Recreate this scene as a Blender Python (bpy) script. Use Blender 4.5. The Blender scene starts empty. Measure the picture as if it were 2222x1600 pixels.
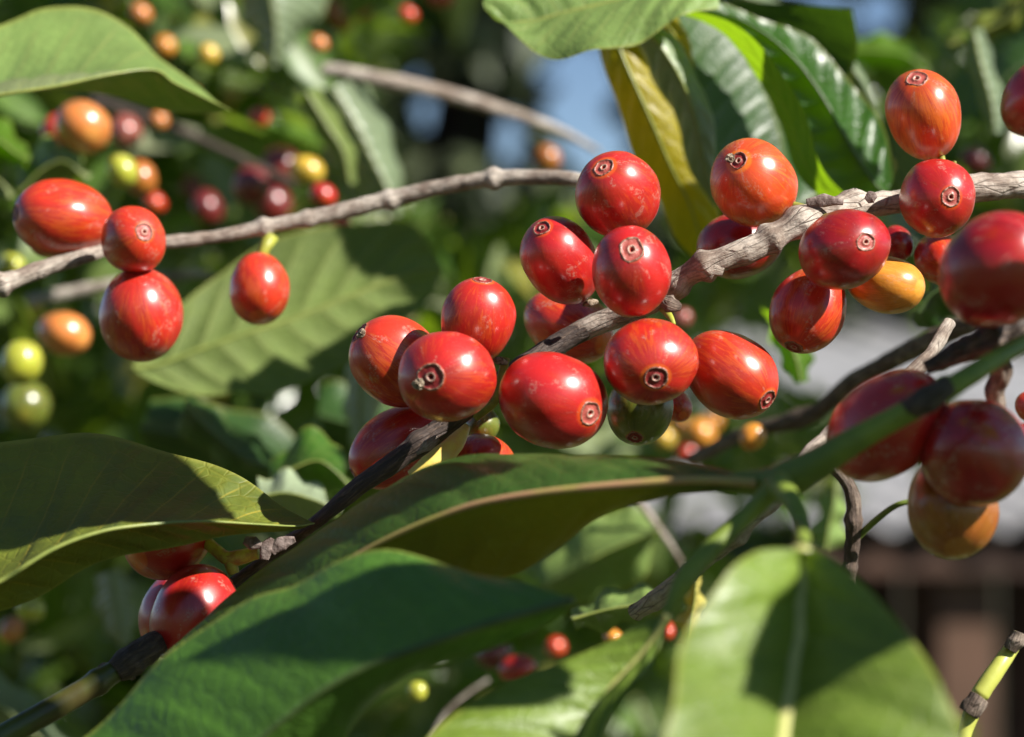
import bpy, math, random
from mathutils import Vector, Matrix, noise
PI = math.pi
S = bpy.context.scene
# ---------------------------------------------------------------- camera, sky, sun
CZ = 1.5                      # camera height above the ground
FD = 0.35                     # focus distance (m): a close-up with a 55 mm lens
FW = 0.151                    # width of the focus plane seen in frame (m)
K = FW / 2222.0
cam_data = bpy.data.cameras.new("camera")
cam = bpy.data.objects.new("camera", cam_data)
S.collection.objects.link(cam)
cam.location = (0, 0, CZ)
cam.rotation_euler = (PI / 2, 0, 0)
cam_data.lens = 55.0
cam_data.sensor_width = 55.0 * FW / FD
cam_data.clip_start = 0.01
cam_data.clip_end = 500
cam_data.dof.use_dof = True
cam_data.dof.focus_distance = FD
cam_data.dof.aperture_fstop = 10.0
S.camera = cam

SUN = Vector((0.66, -0.40, 0.64)).normalized()      # direction towards the sun
w = bpy.data.worlds.new("World"); S.world = w; w.use_nodes = True
nt = w.node_tree; nt.nodes.clear()
sky = nt.nodes.new("ShaderNodeTexSky"); sky.sky_type = 'NISHITA'; sky.sun_disc = False; sky.dust_density = 0.1; sky.altitude = 3000; sky.ozone_density = 2.0
sky.sun_elevation = math.asin(SUN.z)
sky.sun_rotation = math.atan2(SUN.x, SUN.y)
bg = nt.nodes.new("ShaderNodeBackground"); bg.inputs[1].default_value = 0.05
wo = nt.nodes.new("ShaderNodeOutputWorld")
nt.links.new(sky.outputs[0], bg.inputs[0]); nt.links.new(bg.outputs[0], wo.inputs[0])
ld = bpy.data.lights.new("sun", 'SUN'); ld.energy = 5.0; ld.angle = math.radians(0.53); ld.color = (1.0, 0.95, 0.87)
sun = bpy.data.objects.new("sun", ld); S.collection.objects.link(sun)
sun.rotation_euler = (-SUN).to_track_quat('-Z', 'Y').to_euler()
S.view_settings.view_transform = 'Standard'; S.view_settings.look = 'None'
S.view_settings.exposure = 1.0; S.view_settings.gamma = 1.0
S.cycles.max_bounces = 8; S.cycles.transmission_bounces = 4; S.cycles.use_denoising = True

# ---------------------------------------------------------------- helpers
def P(x, y, d):
    """point of space seen at photo pixel x,y (2222 x 1600) at depth d metres"""
    return Vector(((x - 1111) * K * d / FD, d, CZ - (y - 800) * K * d / FD))
def pix(p):
    s = FD / (K * p.y); return 1111 + p.x * s, 800 - (p.z - CZ) * s
def tag(o, label=None, cat=None, group=None, kind=None):
    if label: o["label"] = label
    if cat: o["category"] = cat
    if group: o["group"] = group
    if kind: o["kind"] = kind
    return o
def mesh_obj(name, verts, faces, mat, parent=None, smooth=True, uvs=None, attrs=None, loc=None):
    me = bpy.data.meshes.new(name)
    if loc is not None: verts = [v - loc for v in verts]
    me.from_pydata([tuple(v) for v in verts], [], faces)
    if smooth: me.polygons.foreach_set("use_smooth", [True] * len(me.polygons))
    if uvs:
        ul = me.uv_layers.new(name="UVMap")
        idx = [0] * len(me.loops); me.loops.foreach_get("vertex_index", idx)
        flat = []
        for i in idx: flat += [uvs[i][0], uvs[i][1]]
        ul.data.foreach_set("uv", flat)
    for an, (ty, vals) in (attrs or {}).items():
        a = me.attributes.new(an, ty, 'POINT')
        if ty == 'FLOAT': a.data.foreach_set("value", vals)
        else:
            f = []
            for v in vals: f += list(v)
            a.data.foreach_set("vector", f)
    me.materials.append(mat); me.update()
    o = bpy.data.objects.new(name, me); S.collection.objects.link(o)
    if loc is not None: o.location = loc
    if parent is not None:
        o.parent = parent
        o.matrix_parent_inverse = Matrix.Translation(-parent.location) if parent.rotation_euler.to_matrix().is_identity else parent.matrix_world.inverted()
    return o
def cr(pts, n):
    """Catmull-Rom through points (tuples / Vectors), n samples evenly spread by chord length"""
    pts = [Vector(p) for p in pts]
    if len(pts) == 2: return [pts[0].lerp(pts[1], i / (n - 1)) for i in range(n)]
    q = [2 * pts[0] - pts[1]] + pts + [2 * pts[-1] - pts[-2]]
    dense = []
    for i in range(1, len(q) - 2):
        for s in range(14):
            t = s / 14
            a, b, c, d = q[i - 1], q[i], q[i + 1], q[i + 2]
            dense.append(0.5 * ((2 * b) + (c - a) * t + (2 * a - 5 * b + 4 * c - d) * t * t + (3 * b - a - 3 * c + d) * t ** 3))
    dense.append(pts[-1].copy())
    acc = [0.0]
    for i in range(1, len(dense)): acc.append(acc[-1] + (dense[i] - dense[i - 1]).length)
    out = []; j = 0
    for i in range(n):
        s = acc[-1] * i / (n - 1)
        while j < len(acc) - 2 and acc[j + 1] < s: j += 1
        f = (s - acc[j]) / max(1e-12, acc[j + 1] - acc[j])
        out.append(dense[j].lerp(dense[j + 1], min(1, max(0, f))))
    return out
def q3(d, t):
    if not isinstance(d, (tuple, list)): return d
    a, b, c = d
    return a * (1 - t) * (1 - 2 * t) + 4 * b * t * (1 - t) + c * t * (2 * t - 1)
def curve(pts, d, n):
    """photo-pixel curve with start / middle / end depth -> n points of space"""
    if len(pts[0]) == 3:
        return [P(v.x, v.y, v.z / 1000.0) for v in cr([(x, y, z * 1000) for x, y, z in pts], n)]
    c = cr([(x, y, 0) for x, y in pts], n)
    return [P(v.x, v.y, q3(d, i / (n - 1))) for i, v in enumerate(c)]

# ---------------------------------------------------------------- materials
class NB:
    def __init__(s, name):
        s.m = bpy.data.materials.new(name); s.m.use_nodes = True; s.t = s.m.node_tree; s.t.nodes.clear()
        s.out = s.n('OutputMaterial')
    def n(s, ty, **kw):
        nd = s.t.nodes.new('ShaderNode' + ty)
        for k, v in kw.items(): setattr(nd, k, v)
        return nd
    def l(s, a, b): s.t.links.new(a, b)
    def set(s, sock, v):
        if isinstance(v, bpy.types.NodeSocket): s.l(v, sock)
        elif isinstance(v, (tuple, list)) and len(v) == 3 and sock.type == 'RGBA': sock.default_value = (*v, 1)
        else: sock.default_value = v
    def math(s, op, a, b=0.0, c=None, clamp=False):
        nd = s.n('Math', operation=op); nd.use_clamp = clamp
        s.set(nd.inputs[0], a); s.set(nd.inputs[1], b)
        if c is not None: s.set(nd.inputs[2], c)
        return nd.outputs[0]
    def mix(s, f, a, b, blend='MIX'):
        nd = s.n('MixRGB', blend_type=blend)
        s.set(nd.inputs[0], f); s.set(nd.inputs[1], a); s.set(nd.inputs[2], b)
        return nd.outputs[0]
    def noise(s, vec, scale, detail=3, rough=0.55, dist=0.0):
        nd = s.n('TexNoise'); s.set(nd.inputs['Vector'], vec)
        nd.inputs['Scale'].default_value = scale; nd.inputs['Detail'].default_value = detail
        nd.inputs['Roughness'].default_value = rough; nd.inputs['Distortion'].default_value = dist
        return nd.outputs[0]
    def ramp(s, f, lo, hi, a=0.0, b=1.0):
        nd = s.n('MapRange', interpolation_type='SMOOTHSTEP'); s.set(nd.inputs[0], f)
        nd.inputs[1].default_value = lo; nd.inputs[2].default_value = hi
        nd.inputs[3].default_value = a; nd.inputs[4].default_value = b
        return nd.outputs[0]
    def bump(s, h, strength, dist):
        nd = s.n('Bump'); nd.inputs['Strength'].default_value = strength; nd.inputs['Distance'].default_value = dist
        s.set(nd.inputs['Height'], h); return nd.outputs[0]
    def bsdf(s, color, rough, normal=None, coat=0.0, coat_rough=0.1, spec=0.5, sss=0.0, sheen=0.0):
        nd = s.n('BsdfPrincipled'); s.set(nd.inputs['Base Color'], color); s.set(nd.inputs['Roughness'], rough)
        s.set(nd.inputs['Coat Weight'], coat); nd.inputs['Coat IOR'].default_value = 1.72 if sss else 1.5; s.set(nd.inputs['Coat Roughness'], coat_rough)
        s.set(nd.inputs['Specular IOR Level'], spec)
        if sss:
            nd.inputs['Subsurface Weight'].default_value = sss
            nd.inputs['Subsurface Radius'].default_value = (1, .25, .1); nd.inputs['Subsurface Scale'].default_value = 0.0015
        if sheen: nd.inputs['Sheen Weight'].default_value = sheen; nd.inputs['Sheen Roughness'].default_value = 0.4
        if normal is not None: s.l(normal, nd.inputs['Normal'])
        return nd.outputs[0]
    def done(s, sh): s.l(sh, s.out.inputs[0]); return s.m

def cherry_material(name, base, streak, amount, halo=0.6, dust=1.0, shade=None):
    b = NB(name)
    at = b.n('Attribute', attribute_name='uc'); uc = at.outputs['Vector']
    oi = b.n('ObjectInfo'); seed = b.math('MULTIPLY', oi.outputs['Random'], 50)
    sp = b.n('SeparateXYZ'); b.l(uc, sp.inputs[0])
    xy = b.n('CombineXYZ'); b.l(sp.outputs[0], xy.inputs[0]); b.l(sp.outputs[1], xy.inputs[1])
    nm = b.n('VectorMath', operation='NORMALIZE'); b.l(xy.outputs[0], nm.inputs[0])
    s2 = b.n('SeparateXYZ'); b.l(nm.outputs[0], s2.inputs[0])
    def mer(fa, fz, off):
        c = b.n('CombineXYZ')
        b.l(b.math('ADD', b.math('MULTIPLY', s2.outputs[0], fa), seed), c.inputs[0])
        b.l(b.math('ADD', b.math('MULTIPLY', s2.outputs[1], fa), off), c.inputs[1])
        b.l(b.math('MULTIPLY', sp.outputs[2], fz), c.inputs[2])
        return c.outputs[0]
    st = b.noise(mer(11.0, 2.4, 3.0), 1.0, 4, 0.6, 0.6)
    fine = b.noise(mer(26.0, 2.4, 9.0), 1.0, 2, 0.6)
    big = b.noise(mer(1.3, 0.9, 17.0), 1.0, 2, 0.5)
    st = b.ramp(b.math('ADD', st, b.math('MULTIPLY', b.math('SUBTRACT', big, 0.5), 0.6)), 0.55 - 0.13 * amount, 0.68 - 0.13 * amount)
    st = b.math('MULTIPLY', st, b.ramp(fine, 0.30, 0.62, 0.35, 1.0))
    st = b.math('MULTIPLY', st, b.ramp(amount_ := b.math('ABSOLUTE', sp.outputs[2]), 0.80, 0.98, 1.0, 0.15))
    dark = tuple(c * 0.62 for c in base)
    col = b.mix(b.ramp(big, 0.35, 0.7), base, dark)
    col = b.mix(b.math('MULTIPLY', fine, 0.02 + 0.05 * amount), col, streak)
    col = b.mix(b.math('MULTIPLY', st, min(1, 0.12 + amount * 0.38)), col, streak)
    # pale ring of skin round the flower scar
    hl = b.math('MULTIPLY', b.ramp(sp.outputs[2], 0.935, 0.962), halo)
    col = b.mix(hl, col, (min(1, streak[0] * 1.0), streak[1] * 1.05, streak[2]))
    # dust and fine lenticels
    tc = b.n('TexCoord')
    vo = b.n('TexVoronoi'); vo.inputs['Scale'].default_value = 2600; b.l(tc.outputs['Object'], vo.inputs['Vector'])
    wn = b.n('TexWhiteNoise'); b.l(vo.outputs['Position'], wn.inputs['Vector'])
    dots = b.math('MULTIPLY', b.ramp(vo.outputs['Distance'], 0.24, 0.12), b.ramp(wn.outputs[0], 0.72, 1.0))
    bloom = b.ramp(b.noise(tc.outputs['Object'], 260, 3, 0.6), 0.40, 0.75)
    col = b.mix(b.math('MULTIPLY', b.math('MULTIPLY', dots, 0.36 * dust), b.ramp(bloom, 0, 1, 0.35, 1.0)), col, (0.62, 0.42, 0.36))
    grain = b.ramp(b.noise(tc.outputs['Object'], 2600, 2, 0.6), 0.5, 0.8)
    col = b.mix(b.math('MULTIPLY', b.math('MULTIPLY', bloom, grain), 0.14 * dust), col, (0.55, 0.36, 0.34))
    # scuffed, dusty scratch patches
    sc = b.ramp(b.noise(mer(2.2, 2.0, 31.0), 1.0, 1, 0.4), 0.61, 0.65)
    scg = b.ramp(b.noise(tc.outputs['Object'], 1800, 3, 0.7), 0.45, 0.62)
    col = b.mix(b.math('MULTIPLY', b.math('MULTIPLY', sc, scg), 0.30 * dust), col, (0.50, 0.36, 0.28))
    h = b.math('ADD', b.math('MULTIPLY', b.noise(tc.outputs['Object'], 2300, 3, 0.6), 1.0), b.math('MULTIPLY', b.noise(tc.outputs['Object'], 330, 2, 0.5), 2.2))
    nr = b.bump(h, 0.16, 0.00022)
    rough = b.math('ADD', 0.36, b.math('MULTIPLY', bloom, 0.12))
    return b.done(b.bsdf(col, rough, nr, coat=0.9, coat_rough=0.27, spec=0.12, sss=0.12))

def scar_material(name, disc, outer=(0.42, 0.03, 0.02)):
    b = NB(name)
    r = b.n('Attribute', attribute_name='rad').outputs['Fac']
    tc = b.n('TexCoord')
    nz = b.noise(tc.outputs['Object'], 1700, 4, 0.7)
    rr = b.math('ADD', r, b.math('MULTIPLY', b.math('SUBTRACT', nz, 0.5), 0.16))
    oi = b.n('ObjectInfo')
    crust = b.mix(b.ramp(nz, 0.45, 0.66), (0.17, 0.07, 0.045), (0.42, 0.27, 0.19))
    c = b.mix(b.ramp(rr, 0.06, 0.12), (0.05, 0.006, 0.004), (0.35, 0.03, 0.02))
    c = b.mix(b.ramp(rr, 0.17, 0.23), c, b.mix(0.65, disc, (0.5, 0.36, 0.28)))
    c = b.mix(b.ramp(rr, 0.33, 0.40), c, disc)
    c = b.mix(b.ramp(rr, 0.84, 0.90), c, crust)
    c = b.mix(b.math('MULTIPLY', b.ramp(rr, 0.98, 1.05), 0.85), c, outer)
    nr = b.bump(nz, 0.5, 0.0003)
    return b.done(b.bsdf(c, 0.45, nr, coat=0.2, coat_rough=0.25, spec=0.4))

def leaf_material(name, top, under, trans, vein, gloss=0.34, tmix=0.35, vstr=0.5, nveins=9.0, coat=0.25, blotch=None, blotch_amt=0.0):
    b = NB(name)
    uv = b.n('UVMap').outputs[0]
    sp = b.n('SeparateXYZ'); b.l(uv, sp.inputs[0])
    au = b.math('ABSOLUTE', b.math('MULTIPLY', b.math('SUBTRACT', sp.outputs[0], 0.5), 2.0))
    tc = b.n('TexCoord')
    n1 = b.noise(tc.outputs['Object'], 55, 3, 0.55)
    n2 = b.noise(tc.outputs['Object'], 700, 4, 0.65)
    side = b.math('GREATER_THAN', sp.outputs[0], 0.5)
    ph = b.math('SUBTRACT', b.math('MULTIPLY', sp.outputs[1], nveins), b.math('MULTIPLY', b.math('POWER', au, 1.35), 1.35))
    ph = b.math('ADD', ph, b.math('MULTIPLY', side, 0.45))
    ph = b.math('ADD', ph, b.math('MULTIPLY', b.math('SUBTRACT', n1, 0.5), 0.35))
    fr = b.math('ABSOLUTE', b.math('SUBTRACT', b.math('FRACT', ph), 0.5))     # 0.5 on a vein
    vm = b.math('MULTIPLY', b.ramp(fr, 0.455, 0.495), b.ramp(au, 0.75, 0.98, 1.0, 0.1))
    # network of fine veins
    vo = b.n('TexVoronoi', feature='DISTANCE_TO_EDGE'); vo.inputs['Scale'].default_value = 420; b.l(tc.outputs['Object'], vo.inputs['Vector'])
    net = b.ramp(vo.outputs['Distance'], 0.12, 0.0)
    mid = b.ramp(au, 0.050, 0.012)
    allv = b.math('MAXIMUM', b.math('MULTIPLY', vm, vstr), b.math('MAXIMUM', mid, b.math('MULTIPLY', net, 0.12)))
    geo = b.n('NewGeometry')
    tone = b.ramp(n1, 0.25, 0.75, 0.78, 1.25)
    tone = b.math('MULTIPLY', tone, b.ramp(n2, 0.3, 0.7, 0.9, 1.1))
    sc = b.n('VectorMath', operation='SCALE'); sc.inputs[0].default_value = top; b.l(tone, sc.inputs['Scale'])
    tcol = b.mix(allv, sc.outputs[0], vein)
    sc2 = b.n('VectorMath', operation='SCALE'); sc2.inputs[0].default_value = under; b.l(tone, sc2.inputs['Scale'])
    ucol = b.mix(b.math('MULTIPLY', allv, 0.9), sc2.outputs[0], vein)
    col = b.mix(geo.outputs['Backfacing'], tcol, ucol)
    if blotch:
        col = b.mix(b.math('MULTIPLY', b.ramp(b.noise(tc.outputs['Object'], 90, 4, 0.6), 0.5, 0.72), blotch_amt), col, blotch)
    # yellowed margin
    em = b.math('MULTIPLY', b.ramp(au, 0.955, 0.995), 0.55)
    col = b.mix(em, col, (0.30, 0.30, 0.05))
    h = b.math('ADD', b.math('MULTIPLY', fr, -2.2), b.math('ADD', b.math('MULTIPLY', n2, 0.5), b.math('MULTIPLY', net, -0.4)))
    nr = b.bump(h, 0.35, 0.0006)
    rough = b.math('ADD', gloss, b.math('ADD', b.math('MULTIPLY', geo.outputs['Backfacing'], 0.2), b.math('MULTIPLY', n2, 0.12)))
    ps = b.bsdf(col, rough, nr, coat=b.math('MULTIPLY', b.math('SUBTRACT', 1.0, geo.outputs['Backfacing']), coat), coat_rough=0.28, spec=0.5)
    tr = b.n('BsdfTranslucent'); b.set(tr.inputs[0], b.mix(b.math('MULTIPLY', allv, 0.45), trans, tuple(c * 0.45 for c in trans)))
    b.l(nr, tr.inputs['Normal'])
    mx = b.n('MixShader'); mx.inputs[0].default_value = tmix; b.l(ps, mx.inputs[1]); b.l(tr.outputs[0], mx.inputs[2])
    return b.done(mx.outputs[0])

def bark_material(name, pale, dark, amt=0.5, scale=1.0, rough=0.75):
    b = NB(name)
    tc = b.n('TexCoord'); uv = b.n('UVMap').outputs[0]
    mp = b.n('Mapping'); mp.inputs['Scale'].default_value = (1, 0.28, 1); b.l(uv, mp.inputs[0])
    n1 = b.noise(tc.outputs['Object'], 160 * scale, 5, 0.65)
    fib = b.noise(mp.outputs[0], 18 * scale, 5, 0.7, 0.4)
    n3 = b.noise(tc.outputs['Object'], 1100 * scale, 4, 0.7)
    vo = b.n('TexVoronoi', feature='DISTANCE_TO_EDGE'); vo.inputs['Scale'].default_value = 9 * scale; b.l(mp.outputs[0], vo.inputs['Vector'])
    crk = b.math('MULTIPLY', b.ramp(vo.outputs['Distance'], 0.05, 0.0), b.ramp(n1, 0.35, 0.6))
    f = b.ramp(b.math('ADD', b.math('MULTIPLY', n1, 0.65), b.math('MULTIPLY', fib, 0.35)), 0.62 - 0.3 * amt, 0.80 - 0.3 * amt)
    col = b.mix(f, dark, pale)
    col = b.mix(b.ramp(fib, 0.45, 0.7, 0, 0.35), col, (0.30, 0.20, 0.13))
    col = b.mix(b.math('MULTIPLY', crk, 0.45), col, (0.03, 0.02, 0.016))
    col = b.mix(b.ramp(n3, 0.3, 0.7, 0.0, 0.3), col, (0.08, 0.06, 0.05))
    h = b.math('ADD', b.math('MULTIPLY', fib, 1.0), b.math('ADD', b.math('MULTIPLY', n3, 0.5), b.math('MULTIPLY', crk, -0.6)))
    return b.done(b.bsdf(col, rough, b.bump(h, 0.8, 0.0005), spec=0.3))

def plain(name, col, rough=0.6, col2=None, scale=200, bump=0.3, bd=0.0003, spec=0.4, coat=0.0, tr=None, tm=0.3):
    b = NB(name); tc = b.n('TexCoord')
    nz = b.noise(tc.outputs['Object'], scale, 4, 0.6)
    c = b.mix(b.ramp(nz, 0.35, 0.65), col, col2 or tuple(x * 0.75 for x in col))
    ps = b.bsdf(c, rough, b.bump(nz, bump, bd), spec=spec, coat=coat, coat_rough=0.3)
    if tr:
        t = b.n('BsdfTranslucent'); b.set(t.inputs[0], tr); mx = b.n('MixShader'); mx.inputs[0].default_value = tm
        b.l(ps, mx.inputs[1]); b.l(t.outputs[0], mx.inputs[2]); ps = mx.outputs[0]
    return b.done(ps)

RED = dict(base=(0.52, 0.017, 0.014), streak=(0.74, 0.12, 0.010))
M = {}
M['red'] = cherry_material('cherry_red', RED['base'], RED['streak'], 0.35)
M['red_plain'] = cherry_material('cherry_deep_red', (0.50, 0.014, 0.014), (0.70, 0.09, 0.010), 0.15)
M['crimson'] = cherry_material('cherry_crimson', (0.38, 0.007, 0.011), (0.56, 0.05, 0.012), 0.1, halo=0.2)
M['red_streaky'] = cherry_material('cherry_red_streaked', (0.53, 0.019, 0.014), (0.76, 0.15, 0.012), 0.5)
M['redorange'] = cherry_material('cherry_red_orange', (0.58, 0.030, 0.013), (0.80, 0.16, 0.015), 0.6)
M['orange'] = cherry_material('cherry_orange', (0.64, 0.065, 0.014), (0.84, 0.21, 0.018), 0.7)
M['amber'] = cherry_material('cherry_amber', (0.72, 0.27, 0.03), (0.80, 0.36, 0.05), 0.6, dust=0.6)
M['tan'] = cherry_material('cherry_orange_brown', (0.62, 0.20, 0.045), (0.72, 0.30, 0.07), 0.6)
M['yellow'] = cherry_material('cherry_yellow', (0.66, 0.42, 0.04), (0.75, 0.5, 0.09), 0.5)
M['lime'] = cherry_material('cherry_yellow_green', (0.42, 0.44, 0.04), (0.55, 0.5, 0.06), 0.4)
M['green'] = cherry_material('cherry_green', (0.13, 0.16, 0.02), (0.26, 0.22, 0.03), 0.4, dust=0.5)
M['maroon'] = cherry_material('cherry_maroon', (0.16, 0.010, 0.016), (0.3, 0.03, 0.02), 0.1)
M['scar_red'] = scar_material('flower_scar_red', (0.22, 0.018, 0.018))
M['scar_pink'] = scar_material('flower_scar_pink', (0.36, 0.075, 0.06))
M['stalk'] = plain('fruit_stalk_green', (0.34, 0.36, 0.05), 0.45, (0.22, 0.22, 0.04), 400)
M['crust'] = plain('dry_calyx_crust', (0.42, 0.34, 0.25), 0.85, (0.12, 0.08, 0.05), 1500, 0.9, 0.0006)

# ---------------------------------------------------------------- cherries
REDS = 'coffee cherries on the branches'
def lathe(prof, n, R, ctr, jitter=0.0, seed=0, b1=1.0, b2=1.0):
    vs = []; fs = []
    for (r, z) in prof:
        for j in range(n):
            a = 2 * PI * j / n
            vs.append(ctr + R @ Vector((r * b1 * math.cos(a), r * b2 * math.sin(a), z)))
    for i in range(len(prof) - 1):
        for j in range(n):
            k = (j + 1) % n
            fs.append((i * n + j, i * n + k, (i + 1) * n + k, (i + 1) * n + j))
    return vs, fs
def cherry(label, x, y, d, h, wd, ox, oy, mat, f=1, a=None, scar=True, disc='scar_red', sr=0.27, stalk=None, egg=0.06, res=1.0, group=REDS, cat='coffee cherry', name='coffee_cherry', crust=False):
    """x,y centre in the photo; h, wd half sizes along / across the flower-end direction; ox,oy where the flower end shows"""
    u = K * d / FD
    a = a or h * 1.06
    o = math.hypot(ox, oy)
    if o > a * 0.995: ox, oy = ox * a * 0.995 / o, oy * a * 0.995 / o; o = a * 0.995
    sn = o / a; cs = math.sqrt(1 - sn * sn)
    b2 = math.sqrt(max((0.72 * h) ** 2, (h * h - a * a * sn * sn)) / max(cs * cs, 1e-4)) if cs > 0.35 else wd * 0.97
    b2 = min(max(b2, wd * 0.86), wd * 1.15)
    A, B1, B2 = a * u, wd * u, b2 * u
    zx = Vector((ox / a, -f * cs, -oy / a))
    if o < 1: zx = Vector((0.01, -f, 0.0))
    zx.normalize()
    side = Vector((oy, 0, ox)) if o >= 1 else Vector((1, 0, 0))
    side = (side - zx * side.dot(zx)).normalized()
    up = zx.cross(side)
    R = Matrix((side, up, zx)).transposed()
    ctr = P(x, y, d)
    n = int((72 if res >= 1 else 36)); m = int(56 if res >= 1 else 24)
    rnd = random.Random(int(x * 7 + y))
    bm = (B1 + B2) / 2
    sr *= (0.9 if sr > 0.26 else 1.0) * rnd.uniform(0.86, 1.04)
    rs = sr                       # scar radius in units of the half width
    ph_s = math.asin(min(0.9, rs ** (1 / 0.97)))
    ph0 = ph_s if scar else 0.02
    prof = []; ucs = []
    def rz(ph):
        r = math.sin(ph) ** 0.97
        z = math.cos(ph)
        r *= 1 + egg * z - 0.05 * z * z * 0
        return r, z
    for i in range(m + 1):
        ph = ph0 + (PI - 0.03 - ph0) * (i / m)
        prof.append(rz(ph))
    lump = [(rnd.uniform(-1, 1), rnd.uniform(-1, 1), rnd.uniform(-1, 1)) for _ in range(3)]
    vs = []; uc = []; fs = []
    for (r, z) in prof:
        for j in range(n):
            an = 2 * PI * j / n
            q = Vector((r * math.cos(an), r * math.sin(an), z))
            k = 1 + 0.065 * noise.noise(q * 0.9 + Vector((x, y, 0)) * 0.37) + 0.012 * noise.noise(q * 3.1 + Vector((y, x, 0)) * 0.21)
            # a shallow seam where the two beans meet
            k -= 0.012 * math.exp(-(math.sin(an + x) / 0.22) ** 2) * (1 - z * z)
            vs.append(R @ Vector((q.x * B1 * k, q.y * B2 * k, q.z * A))); uc.append(q.normalized() if q.length else q)
    for i in range(m):
        for j in range(n):
            kk = (j + 1) % n
            fs.append((i * n + j, (i + 1) * n + j, (i + 1) * n + kk, i * n + kk))
    fs.append(tuple(range(m * n + n - 1, m * n - 1, -1)))
    if not scar: fs.append(tuple(range(n)))
    ob = mesh_obj(name, vs, fs, M[mat], uvs=None, attrs={'uc': ('FLOAT_VECTOR', uc)})
    ob.location = ctr
    tag(ob, label, cat, group)
    if scar:
        r0, z0 = rz(ph_s)
        sv = []; rad = []; sf = []
        sl = [(1.10, -0.016), (1.05, 0.004), (0.98, 0.013), (0.92, 0.013), (0.86, 0.000), (0.78, -0.015), (0.62, -0.012), (0.50, -0.010), (0.40, 0.004), (0.32, 0.016), (0.24, 0.008), (0.17, -0.015), (0.10, -0.05), (0.02, -0.06)]
        for (q, dz) in sl:
            for j in range(n):
                an = 2 * PI * j / n
                rim = 1.0 if 0.8 < q < 1.06 else 0.25
                nz = noise.noise(Vector((math.cos(an) * 4 + x, math.sin(an) * 4 + y, q * 3))) * 0.012 * rim
                nz += noise.noise(Vector((math.cos(an) * 13 + x, math.sin(an) * 13 + y, q * 9))) * 0.009 * rim
                rr = r0 * q * (1 + 0.16 * noise.noise(Vector((math.cos(an) * 1.2, math.sin(an) * 1.2, x * 1.37))))
                if q >= 0.83:
                    zz = math.sqrt(max(0, 1 - (rr / (1 + egg)) ** 2))
                else: zz = math.sqrt(1 - (r0 * 0.8) ** 2)
                sv.append(R @ Vector((rr * math.cos(an) * B1, rr * math.sin(an) * B2, (zz + dz + nz) * A))); rad.append(q)
        for i in range(len(sl) - 1):
            for j in range(n):
                kk = (j + 1) % n
                sf.append((i * n + kk, (i + 1) * n + kk, (i + 1) * n + j, i * n + j)[::-1])
        sf.append(tuple(range((len(sl) - 1) * n, len(sl) * n)))
        s = mesh_obj('flower_scar', sv, sf, M[disc], attrs={'rad': ('FLOAT', rad)}); s.parent = ob
        if crust:
            an0 = crust if isinstance(crust, (int, float)) and crust is not True else 0.8
            # a dried flake of the calyx left on the rim
            cv = []; cf = []
            bc = R @ Vector((math.cos(an0) * r0 * B1 * 1.05, math.sin(an0) * r0 * B2 * 1.05, z0 * A * 1.0))
            for q in range(9):
                th = PI * q / 8
                for j in range(12):
                    an = 2 * PI * j / 12
                    v = Vector((math.sin(th) * math.cos(an), math.sin(th) * math.sin(an), math.cos(th) * 0.8))
                    v *= 1 + 0.7 * noise.noise(v * 2.1 + Vector((x, y, 0)))
                    cv.append(bc + (R @ v) * bm * 0.12)
            for q in range(8):
                for j in range(12):
                    kk = (j + 1) % 12
                    cf.append((q * 12 + j, (q + 1) * 12 + j, (q + 1) * 12 + kk, q * 12 + kk))
            c = mesh_obj('dried_calyx', cv, cf, M['crust'], smooth=False); c.parent = ob
    if stalk is not None:
        # short green stalk from the base end towards the node
        base = R @ Vector((0, 0, -A * 0.97)); tgt = P(*stalk) - ctr
        t = tube_mesh([base + (base * 0.06 * -1), base.lerp(tgt, 0.5), tgt], [0.0011, 0.0010, 0.0014], 10)
        so = mesh_obj('stalk', t[0], t[1], M['stalk'], uvs=t[2]); so.parent = ob
    return ob

# ---------------------------------------------------------------- tubes / branches
def tube_mesh(pts, rad, n=16, bumpy=0.0, seed=0.0, fl=1.0, freq=260):
    vs = []; fs = []; uv = []
    L = len(pts); prev = None; acc = 0
    for i, p in enumerate(pts):
        t = (pts[min(i + 1, L - 1)] - pts[max(i - 1, 0)]).normalized()
        if prev is None:
            s = t.cross(Vector((0, 1, 0.1)));  s.normalize()
        else: s = (prev - t * prev.dot(t)).normalized()
        prev = s; b = t.cross(s)
        if i: acc += (p - pts[i - 1]).length
        r = rad[i] if isinstance(rad, (list, tuple)) else rad
        for j in range(n + 1):
            a = 2 * PI * (j % n) / n
            o = s * math.cos(a) + b * math.sin(a) * fl
            q = p + o * r
            if bumpy:
                k = noise.noise(q * freq + Vector((seed, 0, 0))) * 0.65 + noise.noise(q * freq * 2.7 + Vector((0, seed, 0))) * 0.35
                q = p + o * r * (1 + bumpy * k)
            vs.append(q); uv.append((j / n, acc * 60))
    m = n + 1
    for i in range(L - 1):
        for j in range(n):
            fs.append((i * m + j, i * m + j + 1, (i + 1) * m + j + 1, (i + 1) * m + j))
    fs.append(tuple(range(n - 1, -1, -1))); fs.append(tuple((L - 1) * m + j for j in range(n)))
    return vs, fs, uv
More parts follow.
